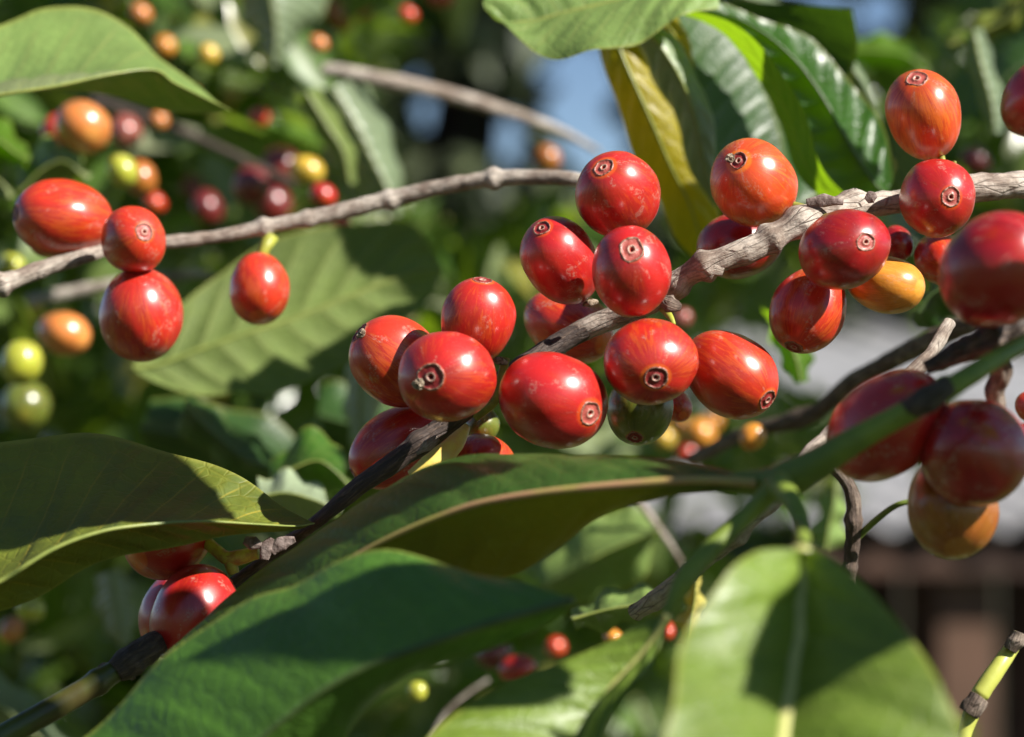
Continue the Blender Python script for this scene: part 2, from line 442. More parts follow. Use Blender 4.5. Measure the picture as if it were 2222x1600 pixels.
def branch(name, label, pts, d, rad, mat, nodes=(), bumpy=0.18, seed=0.0, n=180, cat='branch', group=None, parent=None, sides=26):
    """rad: list of half thickness in photo px (at the focus plane), nodes: (param, swell, width)"""
    c = curve(pts, d, n)
    out = []
    for i in range(n):
        t = i / (n - 1)
        x = t * (len(rad) - 1); k = min(int(x), len(rad) - 2)
        r = rad[k] + (rad[k + 1] - rad[k]) * (x - k)
        for (tn, sw, wn) in nodes: r *= 1 + sw * math.exp(-((t - tn) / wn) ** 2)
        out.append(r * K)
    t = tube_mesh(c, out, sides, bumpy, seed)
    if parent is not None:
        o = mesh_obj(name, t[0], t[1], mat, uvs=t[2], loc=parent.location.copy()); o.location = (0, 0, 0); o.parent = parent
        return o
    o = mesh_obj(name, t[0], t[1], mat, uvs=t[2], loc=c[0])
    tag(o, label, cat, group)
    return o
def child(name, vs, fs, mat, parent, uvs=None, smooth=True):
    o = mesh_obj(name, [v - parent.location for v in vs], fs, mat, uvs=uvs, smooth=smooth); o.parent = parent
    return o

# ---------------------------------------------------------------- leaves
def blade_mesh(Lc, Mc, Rc, nu=14, bulge=0.06, quilt=0.0005, wave=0.0, nveins=9, seed=0.0, crease=0.0):
    n = len(Mc); vs = []; uv = []; fs = []
    cols = [-1 + i / nu for i in range(nu)] + [i / nu for i in range(nu + 1)]
    for i in range(n):
        v = i / (n - 1)
        tl = (Mc[min(i + 1, n - 1)] - Mc[max(i - 1, 0)]).normalized()
        for u in cols:
            E = Lc[i] if u < 0 else Rc[i]
            au = abs(u)
            p = Mc[i].lerp(E, au)
            wv = E - Mc[i]; wl = wv.length
            nrm = tl.cross(wv); nrm = nrm.normalized() if nrm.length > 1e-12 else Vector((0, 0, 1))
            if u < 0: nrm = -nrm
            k = bulge * wl * 4 * au * (1 - au)
            ph = v * nveins - (au ** 1.35) * 1.35 + (0.45 if u > 0 else 0.0)
            fr = abs((ph % 1.0) - 0.5)
            k += quilt * math.sin(au * PI) ** 0.6 * (1 - (fr * 2) ** 3) * min(1, wl / 0.008)
            k += wave * au * au * math.sin(v * 17 + seed + (2 if u > 0 else 0)) * min(1, wl / 0.01)
            k += wave * 0.6 * au * noise.noise(Vector((v * 4 + seed, u, seed)))
            vs.append(p + nrm * k); uv.append((0.5 + u / 2, v))
    m = len(cols)
    for i in range(n - 1):
        for j in range(m - 1):
            fs.append((i * m + j, i * m + j + 1, (i + 1) * m + j + 1, (i + 1) * m + j))
    return vs, fs, uv
def leaf(label, Lp, Mp, Rp, dL, dM, dR, mat, rib='rib', ribw=9, bulge=0.06, quilt=0.0006, wave=0.0006, nveins=9, petiole=None, n=90, group=None, seed=1.0, flip=False, name='coffee_leaf', nu=14, face='top'):
    Lc, Mc, Rc = curve(Lp, dL, n), curve(Mp, dM, n), curve(Rp, dR, n)
    if flip: Lc, Rc = Rc, Lc
    root = bpy.data.objects.new(name, None); S.collection.objects.link(root); root.location = Mc[0]
    root.empty_display_size = 0.005
    tag(root, label, 'leaf', group)
    v, f, u = blade_mesh(Lc, Mc, Rc, nu, bulge, quilt, wave, nveins, seed)
    s_ = 0.0                                   # which side of the blade is turned to the viewer: the glossy top or the matt underside
    for q in f[::7]:
        a_, b_, c_ = v[q[0]], v[q[1]], v[q[2]]; s_ += (b_ - a_).cross(c_ - a_).dot(Vector((0, 0, CZ)) - a_)
    if (s_ < 0) == (face == 'top'): f = [q[::-1] for q in f]
    child('blade', v, f, M[mat], root, u)
    if rib:
        rp = Mc if not petiole else [P(*q) for q in petiole] + Mc
        if petiole: rp = cr(rp[:len(petiole)] + Mc[::9], n)
        rr = [ribw * K * (1 - 0.72 * (i / (n - 1))) for i in range(n)]
        t = tube_mesh(rp, rr, 8, fl=0.8)
        child('midrib', t[0], t[1], M[rib], root, t[2])
    return root
def free_leaf(label, c, axis, nrm, length, width, mat, droop=0.1, fold=0.25, group=None, n=34, seed=0.0, rib='rib', name='coffee_leaf', nu=6, parentless=True):
    """an elliptic pointed leaf lying freely in space"""
    axis = axis.normalized(); side = nrm.cross(axis).normalized(); nrm = axis.cross(side)
    Lc = []; Mc = []; Rc = []
    for i in range(n):
        t = i / (n - 1)
        wv = width / 2 * (math.sin(PI * t ** 0.85) ** 0.85) * (1 - 0.25 * t)
        if t > 0.8: wv *= 1 - (t - 0.8) * 1.6
        m = c + axis * (t - 0.5) * length - nrm * droop * length * (t - 0.4) ** 2
        Mc.append(m); k = nrm * fold * wv
        Lc.append(m - side * wv + k); Rc.append(m + side * wv + k)
    root = bpy.data.objects.new(name, None); S.collection.objects.link(root); root.location = Mc[0]; root.empty_display_size = 0.005
    tag(root, label, 'leaf', group)
    v, f, u = blade_mesh(Rc, Mc, Lc, nu, 0.07, 0.0006, 0.0012, 9, seed)
    child('blade', v, f, M[mat], root, u)
    t = tube_mesh(Mc, [0.0007 * (1 - 0.7 * i / (n - 1)) for i in range(n)], 6)
    child('midrib', t[0], t[1], M[rib], root, t[2])
    return root

VEIN = (0.26, 0.30, 0.07)
M['rib'] = plain('midrib_yellow_green', (0.24, 0.27, 0.06), 0.4, (0.18, 0.22, 0.05), 300, coat=0.2)
M['rib_pale'] = plain('midrib_pale_yellow', (0.48, 0.46, 0.16), 0.4, (0.40, 0.40, 0.13), 300, coat=0.2)
M['rib_dark'] = plain('midrib_dark_green', (0.07, 0.11, 0.03), 0.4, (0.05, 0.09, 0.02), 300, coat=0.2)
M['rib_pink'] = plain('midrib_yellow_pink', (0.32, 0.30, 0.06), 0.4, (0.40, 0.22, 0.12), 60, coat=0.2)
M['leaf'] = leaf_material('leaf_green', (0.045, 0.12, 0.012), (0.10, 0.15, 0.03), (0.16, 0.30, 0.012), VEIN)
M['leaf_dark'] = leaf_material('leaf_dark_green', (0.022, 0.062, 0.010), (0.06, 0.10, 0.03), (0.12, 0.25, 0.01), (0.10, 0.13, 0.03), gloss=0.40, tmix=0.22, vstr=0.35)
M['leaf_olive'] = leaf_material('leaf_olive', (0.13, 0.16, 0.016), (0.14, 0.15, 0.02), (0.26, 0.26, 0.012), (0.34, 0.28, 0.03), gloss=0.52, tmix=0.28, vstr=0.8, coat=0.0, blotch=(0.07, 0.13, 0.04), blotch_amt=0.6)
M['leaf_pale'] = leaf_material('leaf_pale_green', (0.18, 0.27, 0.07), (0.20, 0.24, 0.10), (0.22, 0.34, 0.02), (0.32, 0.34, 0.10), gloss=0.42, tmix=0.3, vstr=0.6, coat=0.3)
M['leaf_grey'] = leaf_material('leaf_grey_green', (0.16, 0.21, 0.12), (0.22, 0.26, 0.14), (0.2, 0.3, 0.03), (0.34, 0.36, 0.16), gloss=0.36, tmix=0.2, vstr=0.4, coat=0.5)
M['leaf_under'] = leaf_material('leaf_underside', (0.13, 0.18, 0.04), (0.13, 0.18, 0.04), (0.18, 0.27, 0.02), (0.34, 0.38, 0.12), gloss=0.5, tmix=0.3, vstr=0.8, coat=0.0)
M['leaf_yellow'] = leaf_material('leaf_yellowing', (0.40, 0.33, 0.006), (0.38, 0.32, 0.008), (0.62, 0.48, 0.0), (0.40, 0.30, 0.03), gloss=0.4, tmix=0.55, vstr=0.35)
M['leaf_bright'] = leaf_material('leaf_bright_green', (0.09, 0.19, 0.012), (0.13, 0.22, 0.02), (0.28, 0.48, 0.01), (0.28, 0.34, 0.03), gloss=0.4, tmix=0.5, vstr=0.3)
M['stem_green'] = plain('stem_green', (0.19, 0.25, 0.035), 0.5, (0.12, 0.17, 0.03), 120, coat=0.03)
M['stem_dark'] = plain('stem_dark_green', (0.07, 0.10, 0.018), 0.4, (0.06, 0.05, 0.015), 90, coat=0.3)
M['stem_lime'] = plain('stem_lime', (0.48, 0.50, 0.10), 0.45, (0.40, 0.42, 0.08), 150, coat=0.2)
M['bark'] = bark_material('bark_pale', (0.58, 0.51, 0.44), (0.19, 0.14, 0.11), 0.72)
M['bark_mid'] = bark_material('bark_brown', (0.40, 0.33, 0.27), (0.10, 0.07, 0.055), 0.5)
M['bark_dark'] = bark_material('bark_dark', (0.17, 0.135, 0.12), (0.05, 0.036, 0.032), 0.42, rough=0.6)
M['flake'] = plain('dry_stipule', (0.26, 0.20, 0.18), 0.8, (0.10, 0.065, 0.055), 900, 0.8, 0.0005)

# ---------------------------------------------------------------- ground, hillside
def sheet(name, x0, x1, y0, y1, fz, nx, ny, mat):
    vs = [Vector((x0 + (x1 - x0) * i / nx, y0 + (y1 - y0) * j / ny, 0)) for j in range(ny + 1) for i in range(nx + 1)]
    for v in vs: v.z = fz(v.x, v.y)
    fs = [(j * (nx + 1) + i, j * (nx + 1) + i + 1, (j + 1) * (nx + 1) + i + 1, (j + 1) * (nx + 1) + i) for j in range(ny) for i in range(nx)]
    o = mesh_obj(name, vs, fs, mat); tag(o, kind='structure'); return o
M['soil'] = plain('soil_and_litter', (0.07, 0.05, 0.03), 0.9, (0.035, 0.045, 0.015), 3, 0.5, 0.02)
sheet('ground', -150, 150, -60, 260, lambda x, y: -0.02 + 0.10 * noise.noise(Vector((x * 0.2, y * 0.2, 0))) + max(0, y - 30) * 0.01, 100, 100, M['soil'])

# ---------------------------------------------------------------- the shed down the slope on the right
def box(vs, fs, a, b):
    k = len(vs)
    for z in (a[2], b[2]):
        for (x, y) in ((a[0], a[1]), (b[0], a[1]), (b[0], b[1]), (a[0], b[1])): vs.append(Vector((x, y, z)))
    fs += [(k, k + 3, k + 2, k + 1), (k + 4, k + 5, k + 6, k + 7), (k, k + 1, k + 5, k + 4), (k + 1, k + 2, k + 6, k + 5), (k + 2, k + 3, k + 7, k + 6), (k + 3, k, k + 4, k + 7)]
M['metal'] = plain('weathered_corrugated_metal', (0.46, 0.46, 0.47), 0.55, (0.34, 0.33, 0.33), 1.4, 0.2, 0.002)
M['plank'] = plain('dark_brown_planks', (0.085, 0.045, 0.03), 0.85, (0.04, 0.022, 0.016), 6, 0.6, 0.004)
M['wood'] = plain('bare_brown_timber', (0.13, 0.07, 0.045), 0.8, (0.09, 0.05, 0.03), 8, 0.5, 0.004)
shed = bpy.data.objects.new('shed', None); S.collection.objects.link(shed); shed.location = (2.4, 4.6, 0)
tag(shed, 'blurred brown plank shed with a pale corrugated roof, low on the right', 'shed')
def shed_part(name, vs, fs, mat): return child(name, vs, fs, mat, shed, smooth=False)
# roof: corrugated sheet rising away from us
rv = []; rf = []; nx, ny = 260, 2
ev = P(2100, 1140, 4.2); 
for j in range(ny + 1):
    for i in range(nx + 1):
        x = 0.05 + 5.2 * i / nx; t = j / ny
        rv.append(Vector((x - t * 0.9, 4.2 + t * 2.6, ev.z + t * 0.50 + 0.014 * math.sin(x * 2 * PI / 0.10))))
for j in range(ny):
    for i in range(nx): rf.append((j * (nx + 1) + i, j * (nx + 1) + i + 1, (j + 1) * (nx + 1) + i + 1, (j + 1) * (nx + 1) + i))
roof = shed_part('roof', rv, rf, M['metal']); 
vs = []; fs = []
rnd = random.Random(4)
x = 0.35
while x < 5.0:
    wv = rnd.uniform(0.13, 0.2); box(vs, fs, (x, 4.75 + rnd.uniform(-.01, .01), 0), (x + wv - 0.012, 4.79, ev.z - 0.02)); x += wv
shed_part('plank_wall', vs, fs, M['plank'])
for px_ in (1770, 2100, 2420):
    vs = []; fs = []; xx = P(px_, 800, 4.3).x
    box(vs, fs, (xx - 0.05, 4.3, -0.1), (xx + 0.05, 4.4, ev.z - 0.03)); shed_part('post', vs, fs, M['wood'])
vs = []; fs = []; box(vs, fs, (0.3, 4.24, ev.z - 0.09), (5.2, 4.296, ev.z - 0.022)); shed_part('eave_beam', vs, fs, M['plank'])

# ---------------------------------------------------------------- foliage masses (leaves by the thousand)
def leaf_mass(name, label, spots, mat, kind='stuff', cat='foliage', group=None, seed=0):
    """spots: (centre, length, width, axis, normal)"""
    vs = []; fs = []; uv = []
    for (c, Ln, W, ax, nr) in spots:
        ax = ax.normalized(); sd = nr.cross(ax)
        if sd.length < 1e-4: continue
        sd.normalize(); nr = ax.cross(sd); k = len(vs)
        for t, ww in ((-0.5, 0.03), (-0.3, 0.32), (-0.05, 0.5), (0.2, 0.42), (0.38, 0.16), (0.5, 0.01)):
            m = c + ax * t * Ln - nr * 0.22 * Ln * (t + 0.1) ** 2
            for s in (-1, 0, 1):
                vs.append(m + sd * s * ww * W + nr * abs(s) * 0.12 * W); uv.append((0.5 + s * 0.5, t + 0.5))
        for i in range(5):
            for j in range(2): fs.append((k + i * 3 + j, k + i * 3 + j + 1, k + i * 3 + j + 4, k + i * 3 + j + 3))
    o = mesh_obj(name, vs, fs, mat, uvs=uv); tag(o, label, cat, group, kind); return o
def rdir(r, zb=0.0):
    while True:
        v = Vector((r.uniform(-1, 1), r.uniform(-1, 1), r.uniform(-1, 1)))
        if 0.1 < v.length < 1: return (v.normalized() + Vector((0, 0, zb))).normalized()
def simple_leaf_mat(name, cols, trans, rough=0.4, tm=0.35, coat=0.2):
    """each leaf of a mass takes one of the tones (by island)"""
    b = NB(name); g = b.n('NewGeometry'); r = g.outputs['Random Per Island']
    c = cols[0]
    for i, q in enumerate(cols[1:]): c = b.mix(b.math('GREATER_THAN', r, (i + 1) / len(cols)), c, q)
    tc = b.n('TexCoord'); c = b.mix(b.ramp(b.noise(tc.outputs['Object'], 60, 3), 0.4, 0.7, 0, 0.4), c, (0.05, 0.08, 0.02))
    uv = b.n('UVMap').outputs[0]; sp = b.n('SeparateXYZ'); b.l(uv, sp.inputs[0])
    mid = b.ramp(b.math('ABSOLUTE', b.math('SUBTRACT', sp.outputs[0], 0.5)), 0.05, 0.015)
    c = b.mix(b.math('MULTIPLY', mid, 0.6), c, (0.25, 0.28, 0.08))
    ps = b.bsdf(c, rough, coat=coat, coat_rough=0.25)
    t = b.n('BsdfTranslucent'); b.set(t.inputs[0], trans)
    mx = b.n('MixShader'); mx.inputs[0].default_value = tm; b.l(ps, mx.inputs[1]); b.l(t.outputs[0], mx.inputs[2])
    return b.done(mx.outputs[0])
M['mass'] = simple_leaf_mat('bush_leaves', [(0.05, 0.11, 0.02), (0.09, 0.15, 0.03), (0.13, 0.18, 0.06), (0.04, 0.08, 0.015), (0.22, 0.26, 0.13), (0.07, 0.13, 0.015), (0.24, 0.22, 0.04), (0.30, 0.32, 0.20)], (0.24, 0.38, 0.012), 0.24, 0.36, 0.4)  # palest tones put sun glints into the leaf colour
M['mass_shade_tint'] = simple_leaf_mat('bush_leaves_shade_tint', [(0.02, 0.045, 0.008), (0.03, 0.06, 0.01), (0.045, 0.07, 0.015), (0.06, 0.09, 0.02)], (0.08, 0.14, 0.006), 0.4, 0.3, 0.15)  # shade of the deep layers put into darker leaf tones
M['mass_lit'] = simple_leaf_mat('bush_leaves_sunlit_tint', [(0.14, 0.20, 0.06), (0.22, 0.26, 0.14), (0.10, 0.19, 0.03), (0.26, 0.25, 0.06)], (0.28, 0.42, 0.03), 0.32, 0.35, 0.4)  # sunlight put into paler copies of the bush leaf tones
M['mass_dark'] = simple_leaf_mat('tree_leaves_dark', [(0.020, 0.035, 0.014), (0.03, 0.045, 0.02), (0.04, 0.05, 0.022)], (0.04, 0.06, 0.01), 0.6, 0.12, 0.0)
# where no leaf of the near bush may stand (gaps in the foliage), in photo px: x, y, rx, ry
GAPS = [(1020, 230, 150, 150), (1200, 210, 130, 160), (1010, 350, 130, 100), (1290, 330, 90, 70), (1700, 30, 260, 50), (1930, 40, 80, 30)]
RGAPS = [(1850, 760, 260, 140), (1700, 700, 200, 110), (1990, 1090, 290, 110), (1520, 700, 90, 80), (2110, 1400, 260, 300), (1990, 1280, 180, 140), (1490, 1070, 80, 50)]
def in_gap(p, gaps, pad=0.0):
    x, y = pix(p)
    return any(((x - a) / (c + pad)) ** 2 + ((y - b) / (d + pad)) ** 2 < 1 for a, b, c, d in gaps)
def scatter(seed, N, y0, y1, xr, yr, lmin, lmax, gaps, keep=lambda x, y, r: True, nb=0.6):
    r = random.Random(seed); out = []
    while len(out) < N:
        d = y0 + (y1 - y0) * r.random(); x = r.uniform(*xr); y = r.uniform(*yr)
        p = P(x, y, d)
        L = r.uniform(lmin, lmax)
        pad = L / (K * d / FD) * 0.40
        if in_gap(p, gaps, pad) or not keep(x, y, r): continue
        out.append((p, L, L * r.uniform(0.34, 0.46), rdir(r, -0.35), rdir(r, nb)))
    return out
A_ = scatter(1, 1500, 0.70, 1.15, (-350, 860), (-250, 1900), 0.018, 0.048, GAPS, lambda x, y, r: r.random() < (0.9 if y < 600 else 0.45))
leaf_mass('coffee_foliage', 'out-of-focus dappled green coffee foliage filling the left background', A_, M['mass'])
F_ = scatter(31, 330, 0.62, 0.95, (-200, 860), (-150, 700), 0.014, 0.034, GAPS)  # extra leaves whose pale colour stands for sun sparkle
leaf_mass('coffee_foliage', 'yellow green leaves tinted as sunlit, sparkling out of focus at upper left', F_, M['mass_lit'])
A2 = scatter(11, 4200, 1.2, 2.3, (-500, 1000), (-400, 2000), 0.05, 0.10, GAPS)
leaf_mass('coffee_foliage', 'deeper shaded coffee foliage behind the left bushes', A2, M['mass_shade_tint'])
B_ = scatter(2, 900, 0.75, 1.4, (780, 1560), (900, 1900), 0.02, 0.055, GAPS + RGAPS)
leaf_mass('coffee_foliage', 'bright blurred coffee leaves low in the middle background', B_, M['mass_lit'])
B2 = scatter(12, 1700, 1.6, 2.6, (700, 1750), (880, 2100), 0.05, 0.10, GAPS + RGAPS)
leaf_mass('coffee_foliage', 'shaded coffee foliage deep behind the low middle leaves', B2, M['mass_shade_tint'])
C_ = scatter(3, 700, 0.75, 1.4, (1500, 2500), (40, 640), 0.02, 0.05, GAPS + RGAPS)
leaf_mass('coffee_foliage', 'blurred green coffee foliage behind the upper right cherries', C_, M['mass'])
C2 = scatter(13, 900, 1.5, 2.2, (1550, 2600), (90, 640), 0.05, 0.09, GAPS + RGAPS)
leaf_mass('coffee_foliage', 'darker coffee foliage farther back at upper right', C2, M['mass_shade_tint'])
D_ = scatter(4, 420, 0.7, 1.5, (860, 1320), (420, 960), 0.018, 0.05, GAPS)
leaf_mass('coffee_foliage', 'grey green blurred coffee leaves behind the middle cherry cluster', D_, M['mass'])
E_ = scatter(5, 170, 0.9, 1.6, (1430, 2060), (560, 1100), 0.02, 0.05, [(1870, 760, 120, 60), (2010, 1100, 150, 60)])
leaf_mass('coffee_foliage', 'loose pale leaves blurred in front of the shed roof', E_, M['mass_lit'])
# unseen coffee hedges added around and below the camera to darken the fill light
r = random.Random(21); H_ = []
while len(H_) < 6500:
    an = r.uniform(0, 2 * PI); rad = r.uniform(0.9, 3.2); q = Vector((rad * math.sin(an), rad * math.cos(an), 0))
    q.z = CZ + r.uniform(-1.3, 0.42) * (0.45 + 0.55 * rad) if q.y < 0.3 * abs(q.x) else CZ - r.uniform(0.30, 0.9) * (0.25 + 0.75 * rad)
    q.z = max(0.05, q.z)
    if abs(q.z - CZ) < 0.26 * q.y + 0.15 and q.y > 0 and abs(q.x) < 0.5 * q.y + 0.1: continue
    if (q - Vector((0, 0, CZ))).normalized().dot(SUN) > 0.82: continue
    H_.append((q, r.uniform(.09, .19), r.uniform(.04, .08), rdir(r, -.2), rdir(r, .5)))
leaf_mass('coffee_foliage', 'unseen coffee foliage added around the camera, outside the picture', H_, M['mass'])
# dark tree far behind with the sky showing through
SKYH = [(1265, 180, 40, 62), (1290, 335, 32, 24), (1250, 255, 24, 24), (948, 265, 10, 10), (1087, 300, 12, 12), (1650, 40, 16, 18), (1790, 45, 16, 20), (1900, 30, 14, 14), (930, 520, 12, 12)]
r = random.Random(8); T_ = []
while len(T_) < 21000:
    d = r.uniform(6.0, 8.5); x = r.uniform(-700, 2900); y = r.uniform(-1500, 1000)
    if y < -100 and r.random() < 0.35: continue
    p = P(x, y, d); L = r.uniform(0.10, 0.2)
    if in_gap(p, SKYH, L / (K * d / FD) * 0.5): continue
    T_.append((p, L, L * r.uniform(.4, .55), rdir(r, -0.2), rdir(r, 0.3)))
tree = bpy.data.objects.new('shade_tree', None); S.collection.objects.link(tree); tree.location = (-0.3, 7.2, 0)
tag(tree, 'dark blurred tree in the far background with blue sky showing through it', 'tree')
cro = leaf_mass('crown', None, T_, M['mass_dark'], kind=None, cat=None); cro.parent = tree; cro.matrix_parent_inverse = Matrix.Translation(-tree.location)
tp = cr([(-0.3, 7.2, -0.1), (-0.25, 7.15, 1.2), (-0.1, 7.3, 2.6), (0.1, 7.2, 4.2)], 40)
tm = tube_mesh(tp, [0.16 * (1 - 0.6 * i / 39) for i in range(40)], 18, 0.12, 2.0, 1, 6)
child('trunk', tm[0], tm[1], M['bark_dark'], tree, tm[2])

# ---------------------------------------------------------------- branches
mb = branch('cherry_branch', 'main coffee branch in focus, dark at lower left, pale bark on its right half', [
    (1120, 806, .3575), (1220, 742, .361), (1300, 700, .361), (1380, 672, .359), (1440, 645, .355), (1490, 600, .353), (1545, 572, .3515), (1620, 545, .3515), (1700, 502, .3525), (1760, 468, .354), (1840, 448, .358), (1920, 442, .3615), (2000, 428, .362), (2120, 408, .364), (2240, 402, .366), (2400, 398, .368)], None,
    [23, 24, 26, 25, 27, 28, 28, 27, 27, 29, 31, 32, 32], M['bark'], nodes=((0.29, .25, .012), (0.345, .35, .012), (0.455, .25, .010), (0.51, .38, .015), (0.60, .35, .016), (0.75, .25, .02)), bumpy=0.22, seed=3, n=330)
branch('young_wood', None, [(330, 1405, .348), (470, 1292, .356), (620, 1182, .356), (700, 1122, .351), (780, 1055, .350), (860, 1000, .3505), (930, 950, .351), (1010, 890, .353), (1130, 798, .3575), (1225, 739, .361), (1320, 690, .361)], None,
    [24, 18, 14, 12, 15, 20, 23, 24, 24, 24, 24, 22], M['bark_dark'], parent=mb, nodes=((0.30, .3, .02), (0.60, .3, .02)), bumpy=0.12, seed=5, n=260)
branch('green_shoot_end', None, [(-80, 1650, .330), (0, 1602, .331), (120, 1535, .334), (200, 1488, .3355), (285, 1434, .338)], None,
    [24, 25, 26, 25, 23], M['stem_dark'], parent=mb, nodes=((0.80, .2, .04),), bumpy=0.04, seed=7, n=90)
branch('cherry_branch', 'blurred whitish branch crossing the left half behind the hanging cherry', [
    (-60, 640, .382), (0, 618, .384), (90, 585, .387), (190, 555, .390), (280, 530, .398), (370, 525, .400), (480, 512, .402), (590, 490, .403), (700, 468, .404), (850, 432, .405), (960, 405, .404), (1080, 388, .402), (1180, 385, .400), (1260, 392, .398), (1340, 420, .396)], None,
    [24, 22, 18, 17, 17, 19, 20, 22, 21, 20, 19, 18], M['bark'], nodes=((0.045, .5, .008), (0.455, .45, .009), (0.52, .25, .01), (0.65, .35, .010), (0.81, .5, .010)), bumpy=0.22, seed=9, n=300)
branch('cherry_branch', 'soft brown twig slanting down at top centre, far out of focus', [(700, 150, .56), (820, 172, .56), (960, 202, .565), (1090, 240, .57), (1210, 282, .575), (1300, 330, .58)], None, [24, 28, 27, 24, 18, 9], M['bark'], bumpy=0.15, seed=14, n=90)
branch('cherry_branch', 'shadowed brown twig behind the yellow blurred cherry at upper left', [(200, 215, .60), (330, 260, .60), (430, 300, .60), (540, 352, .60), (640, 400, .61)], None, [19, 17, 15, 13], M['bark_dark'], seed=15, n=60)
branch('cherry_branch', 'out-of-focus beige twig low behind the deep red left cherry', [(60, 655, .55), (180, 630, .55), (320, 605, .55), (460, 592, .55)], None, [24, 22, 18, 13], M['bark'], seed=16, n=60)
branch('cherry_branch', 'dark diagonal branch above the shaded right cherries', [(1500, 1000, .47), (1620, 940, .46), (1760, 900, .45), (1850, 830, .44), (1950, 775, .43), (2050, 725, .42), (2250, 640, .41)], None, [20, 22, 24, 26, 26, 24], M['bark_mid'], nodes=((0.3, .3, .03),), seed=17, n=140)
branch('cherry_branch', 'rough pale barked branch running diagonally below the green leaf node', [(1380, 1330, .345), (1440, 1290, .34), (1530, 1215, .335), (1620, 1135, .33), (1700, 1060, .33), (1760, 985, .332), (1830, 930, .336), (1920, 860, .34), (2010, 780, .345), (2060, 700, .35)], None, [20, 21, 20, 19, 18, 17, 16, 14], M['bark'], nodes=((0.30, .35, .02), (0.62, .3, .02)), bumpy=0.35, seed=18, n=240)
branch('cherry_branch', 'grey knotty twig hanging straight down from the green node', [(1800, 1000, .335), (1845, 1060, .335), (1852, 1130, .335), (1848, 1200, .336), (1840, 1290, .337), (1830, 1400, .34)], None, [14, 15, 16, 14, 12, 10], M['bark_mid'], nodes=((0.35, .4, .03), (0.6, .3, .03)), bumpy=0.35, seed=19, n=140)
branch('cherry_branch', 'thin green shoot curving from the knotty twig to the amber cherry', [(1850, 1180, .336), (1900, 1130, .334), (1950, 1095, .33), (2010, 1085, .33)], None, [6, 7, 6, 5], M['stem_green'], seed=20, n=60, bumpy=0.05)
branch('cherry_branch', 'short grey twig behind the olive leaf, lower middle', [(1370, 1060, .50), (1410, 1120, .50), (1455, 1185, .50), (1500, 1260, .51)], None, [12, 11, 10, 9], M['bark'], seed=21, n=60)
branch('cherry_branch', 'beige blurred twig at bottom centre pointing up right', [(920, 1640, .50), (960, 1560, .50), (1010, 1510, .50), (1060, 1475, .50)], None, [9, 9, 8, 6], M['bark'], seed=22, n=60)
branch('cherry_branch', 'dark gnarled branch with peeling bark at the right edge', [(2010, 800, .312), (2080, 765, .312), (2150, 740, .312), (2222, 722, .313), (2330, 700, .315)], None, [14, 24, 30, 26, 24], M['bark_dark'], nodes=((0.45, .5, .05), (0.62, .3, .04)), bumpy=0.55, seed=23, n=160)
branch('cherry_branch', 'dark twig descending at the right edge beside the shaded cherries', [(2150, 745, .313), (2175, 800, .316), (2160, 860, .318), (2190, 930, .32), (2260, 990, .32)], None, [22, 20, 16, 12], M['bark_mid'], bumpy=0.5, seed=24, n=120)
branch('node', None, [(250, 1458, .3365), (285, 1434, .3375), (320, 1411, .339), (350, 1390, .341)], None, [27, 33, 32, 25], M['bark_dark'], parent=mb, bumpy=0.35, seed=11, n=60)
# lime green shoot with dark nodes, bottom right
sh = branch('green_shoot', 'lime green shoot with dark brown joints at the bottom right corner', [(2080, 1640, .335), (2100, 1570, .336), (2125, 1510, .337), (2165, 1450, .338), (2200, 1400, .340), (2215, 1375, .340)], None, [13, 15, 20, 19, 17, 13], M['stem_lime'], nodes=((0.44, -.25, .02),), bumpy=0.06, seed=25, n=120, cat='shoot')
branch('joint', None, [(2100, 1548, .335), (2112, 1530, .335), (2124, 1512, .3352)], None, [20, 22, 20], M['bark_mid'], parent=sh, bumpy=0.4, seed=2, n=30)
branch('joint', None, [(2192, 1412, .338), (2204, 1392, .338), (2212, 1372, .338)], None, [15, 18, 14], M['bark_mid'], parent=sh, bumpy=0.5, seed=4, n=30)
# green leafy stem from the node at right
st = branch('leaf_stem', 'green stem in soft focus carrying the leaves, over the shaded right cherries', [(1560, 1046, .300), (1640, 1047, .298), (1700, 1042, .296), (1760, 1015, .294), (1840, 965, .292), (1930, 915, .291), (2010, 870, .290), (2080, 830, .291), (2160, 780, .296), (2230, 740, .303)], None, [18, 24, 32, 26, 22, 21, 20, 18, 16], M['stem_green'], nodes=((0.19, .25, .05),), bumpy=0.06, seed=31, n=160, cat='stem')
branch('petiole', None, [(1690, 1050, .290), (1725, 1100, .284), (1740, 1150, .280), (1742, 1200, .265)], None, [24, 17, 15, 13], M['stem_green'], parent=st, bumpy=0.04, n=50)
branch('petiole', None, [(1680, 1060, .292), (1620, 1120, .292), (1540, 1195, .290), (1485, 1260, .288), (1446, 1335, .287)], None, [20, 15, 18, 19, 9], M['stem_green'], parent=st, bumpy=0.04, n=60)
branch('dark_node', None, [(1960, 895, .291), (2010, 866, .289), (2060, 838, .290)], None, [19, 24, 19], M['bark_dark'], parent=st, bumpy=0.35, n=40)
M['leaf_mid'] = leaf_material('leaf_mid_green', (0.034, 0.085, 0.012), (0.085, 0.10, 0.008), (0.34, 0.34, 0.0), (0.10, 0.14, 0.03), gloss=0.42, tmix=0.36, vstr=0.3, coat=0.05, blotch=(0.11, 0.19, 0.04), blotch_amt=0.5)
M['leaf_broad'] = leaf_material('leaf_broad_green', (0.120, 0.185, 0.020), (0.15, 0.20, 0.03), (0.20, 0.30, 0.02), (0.25, 0.29, 0.07), gloss=0.45, tmix=0.22, vstr=0.45, coat=0.15)
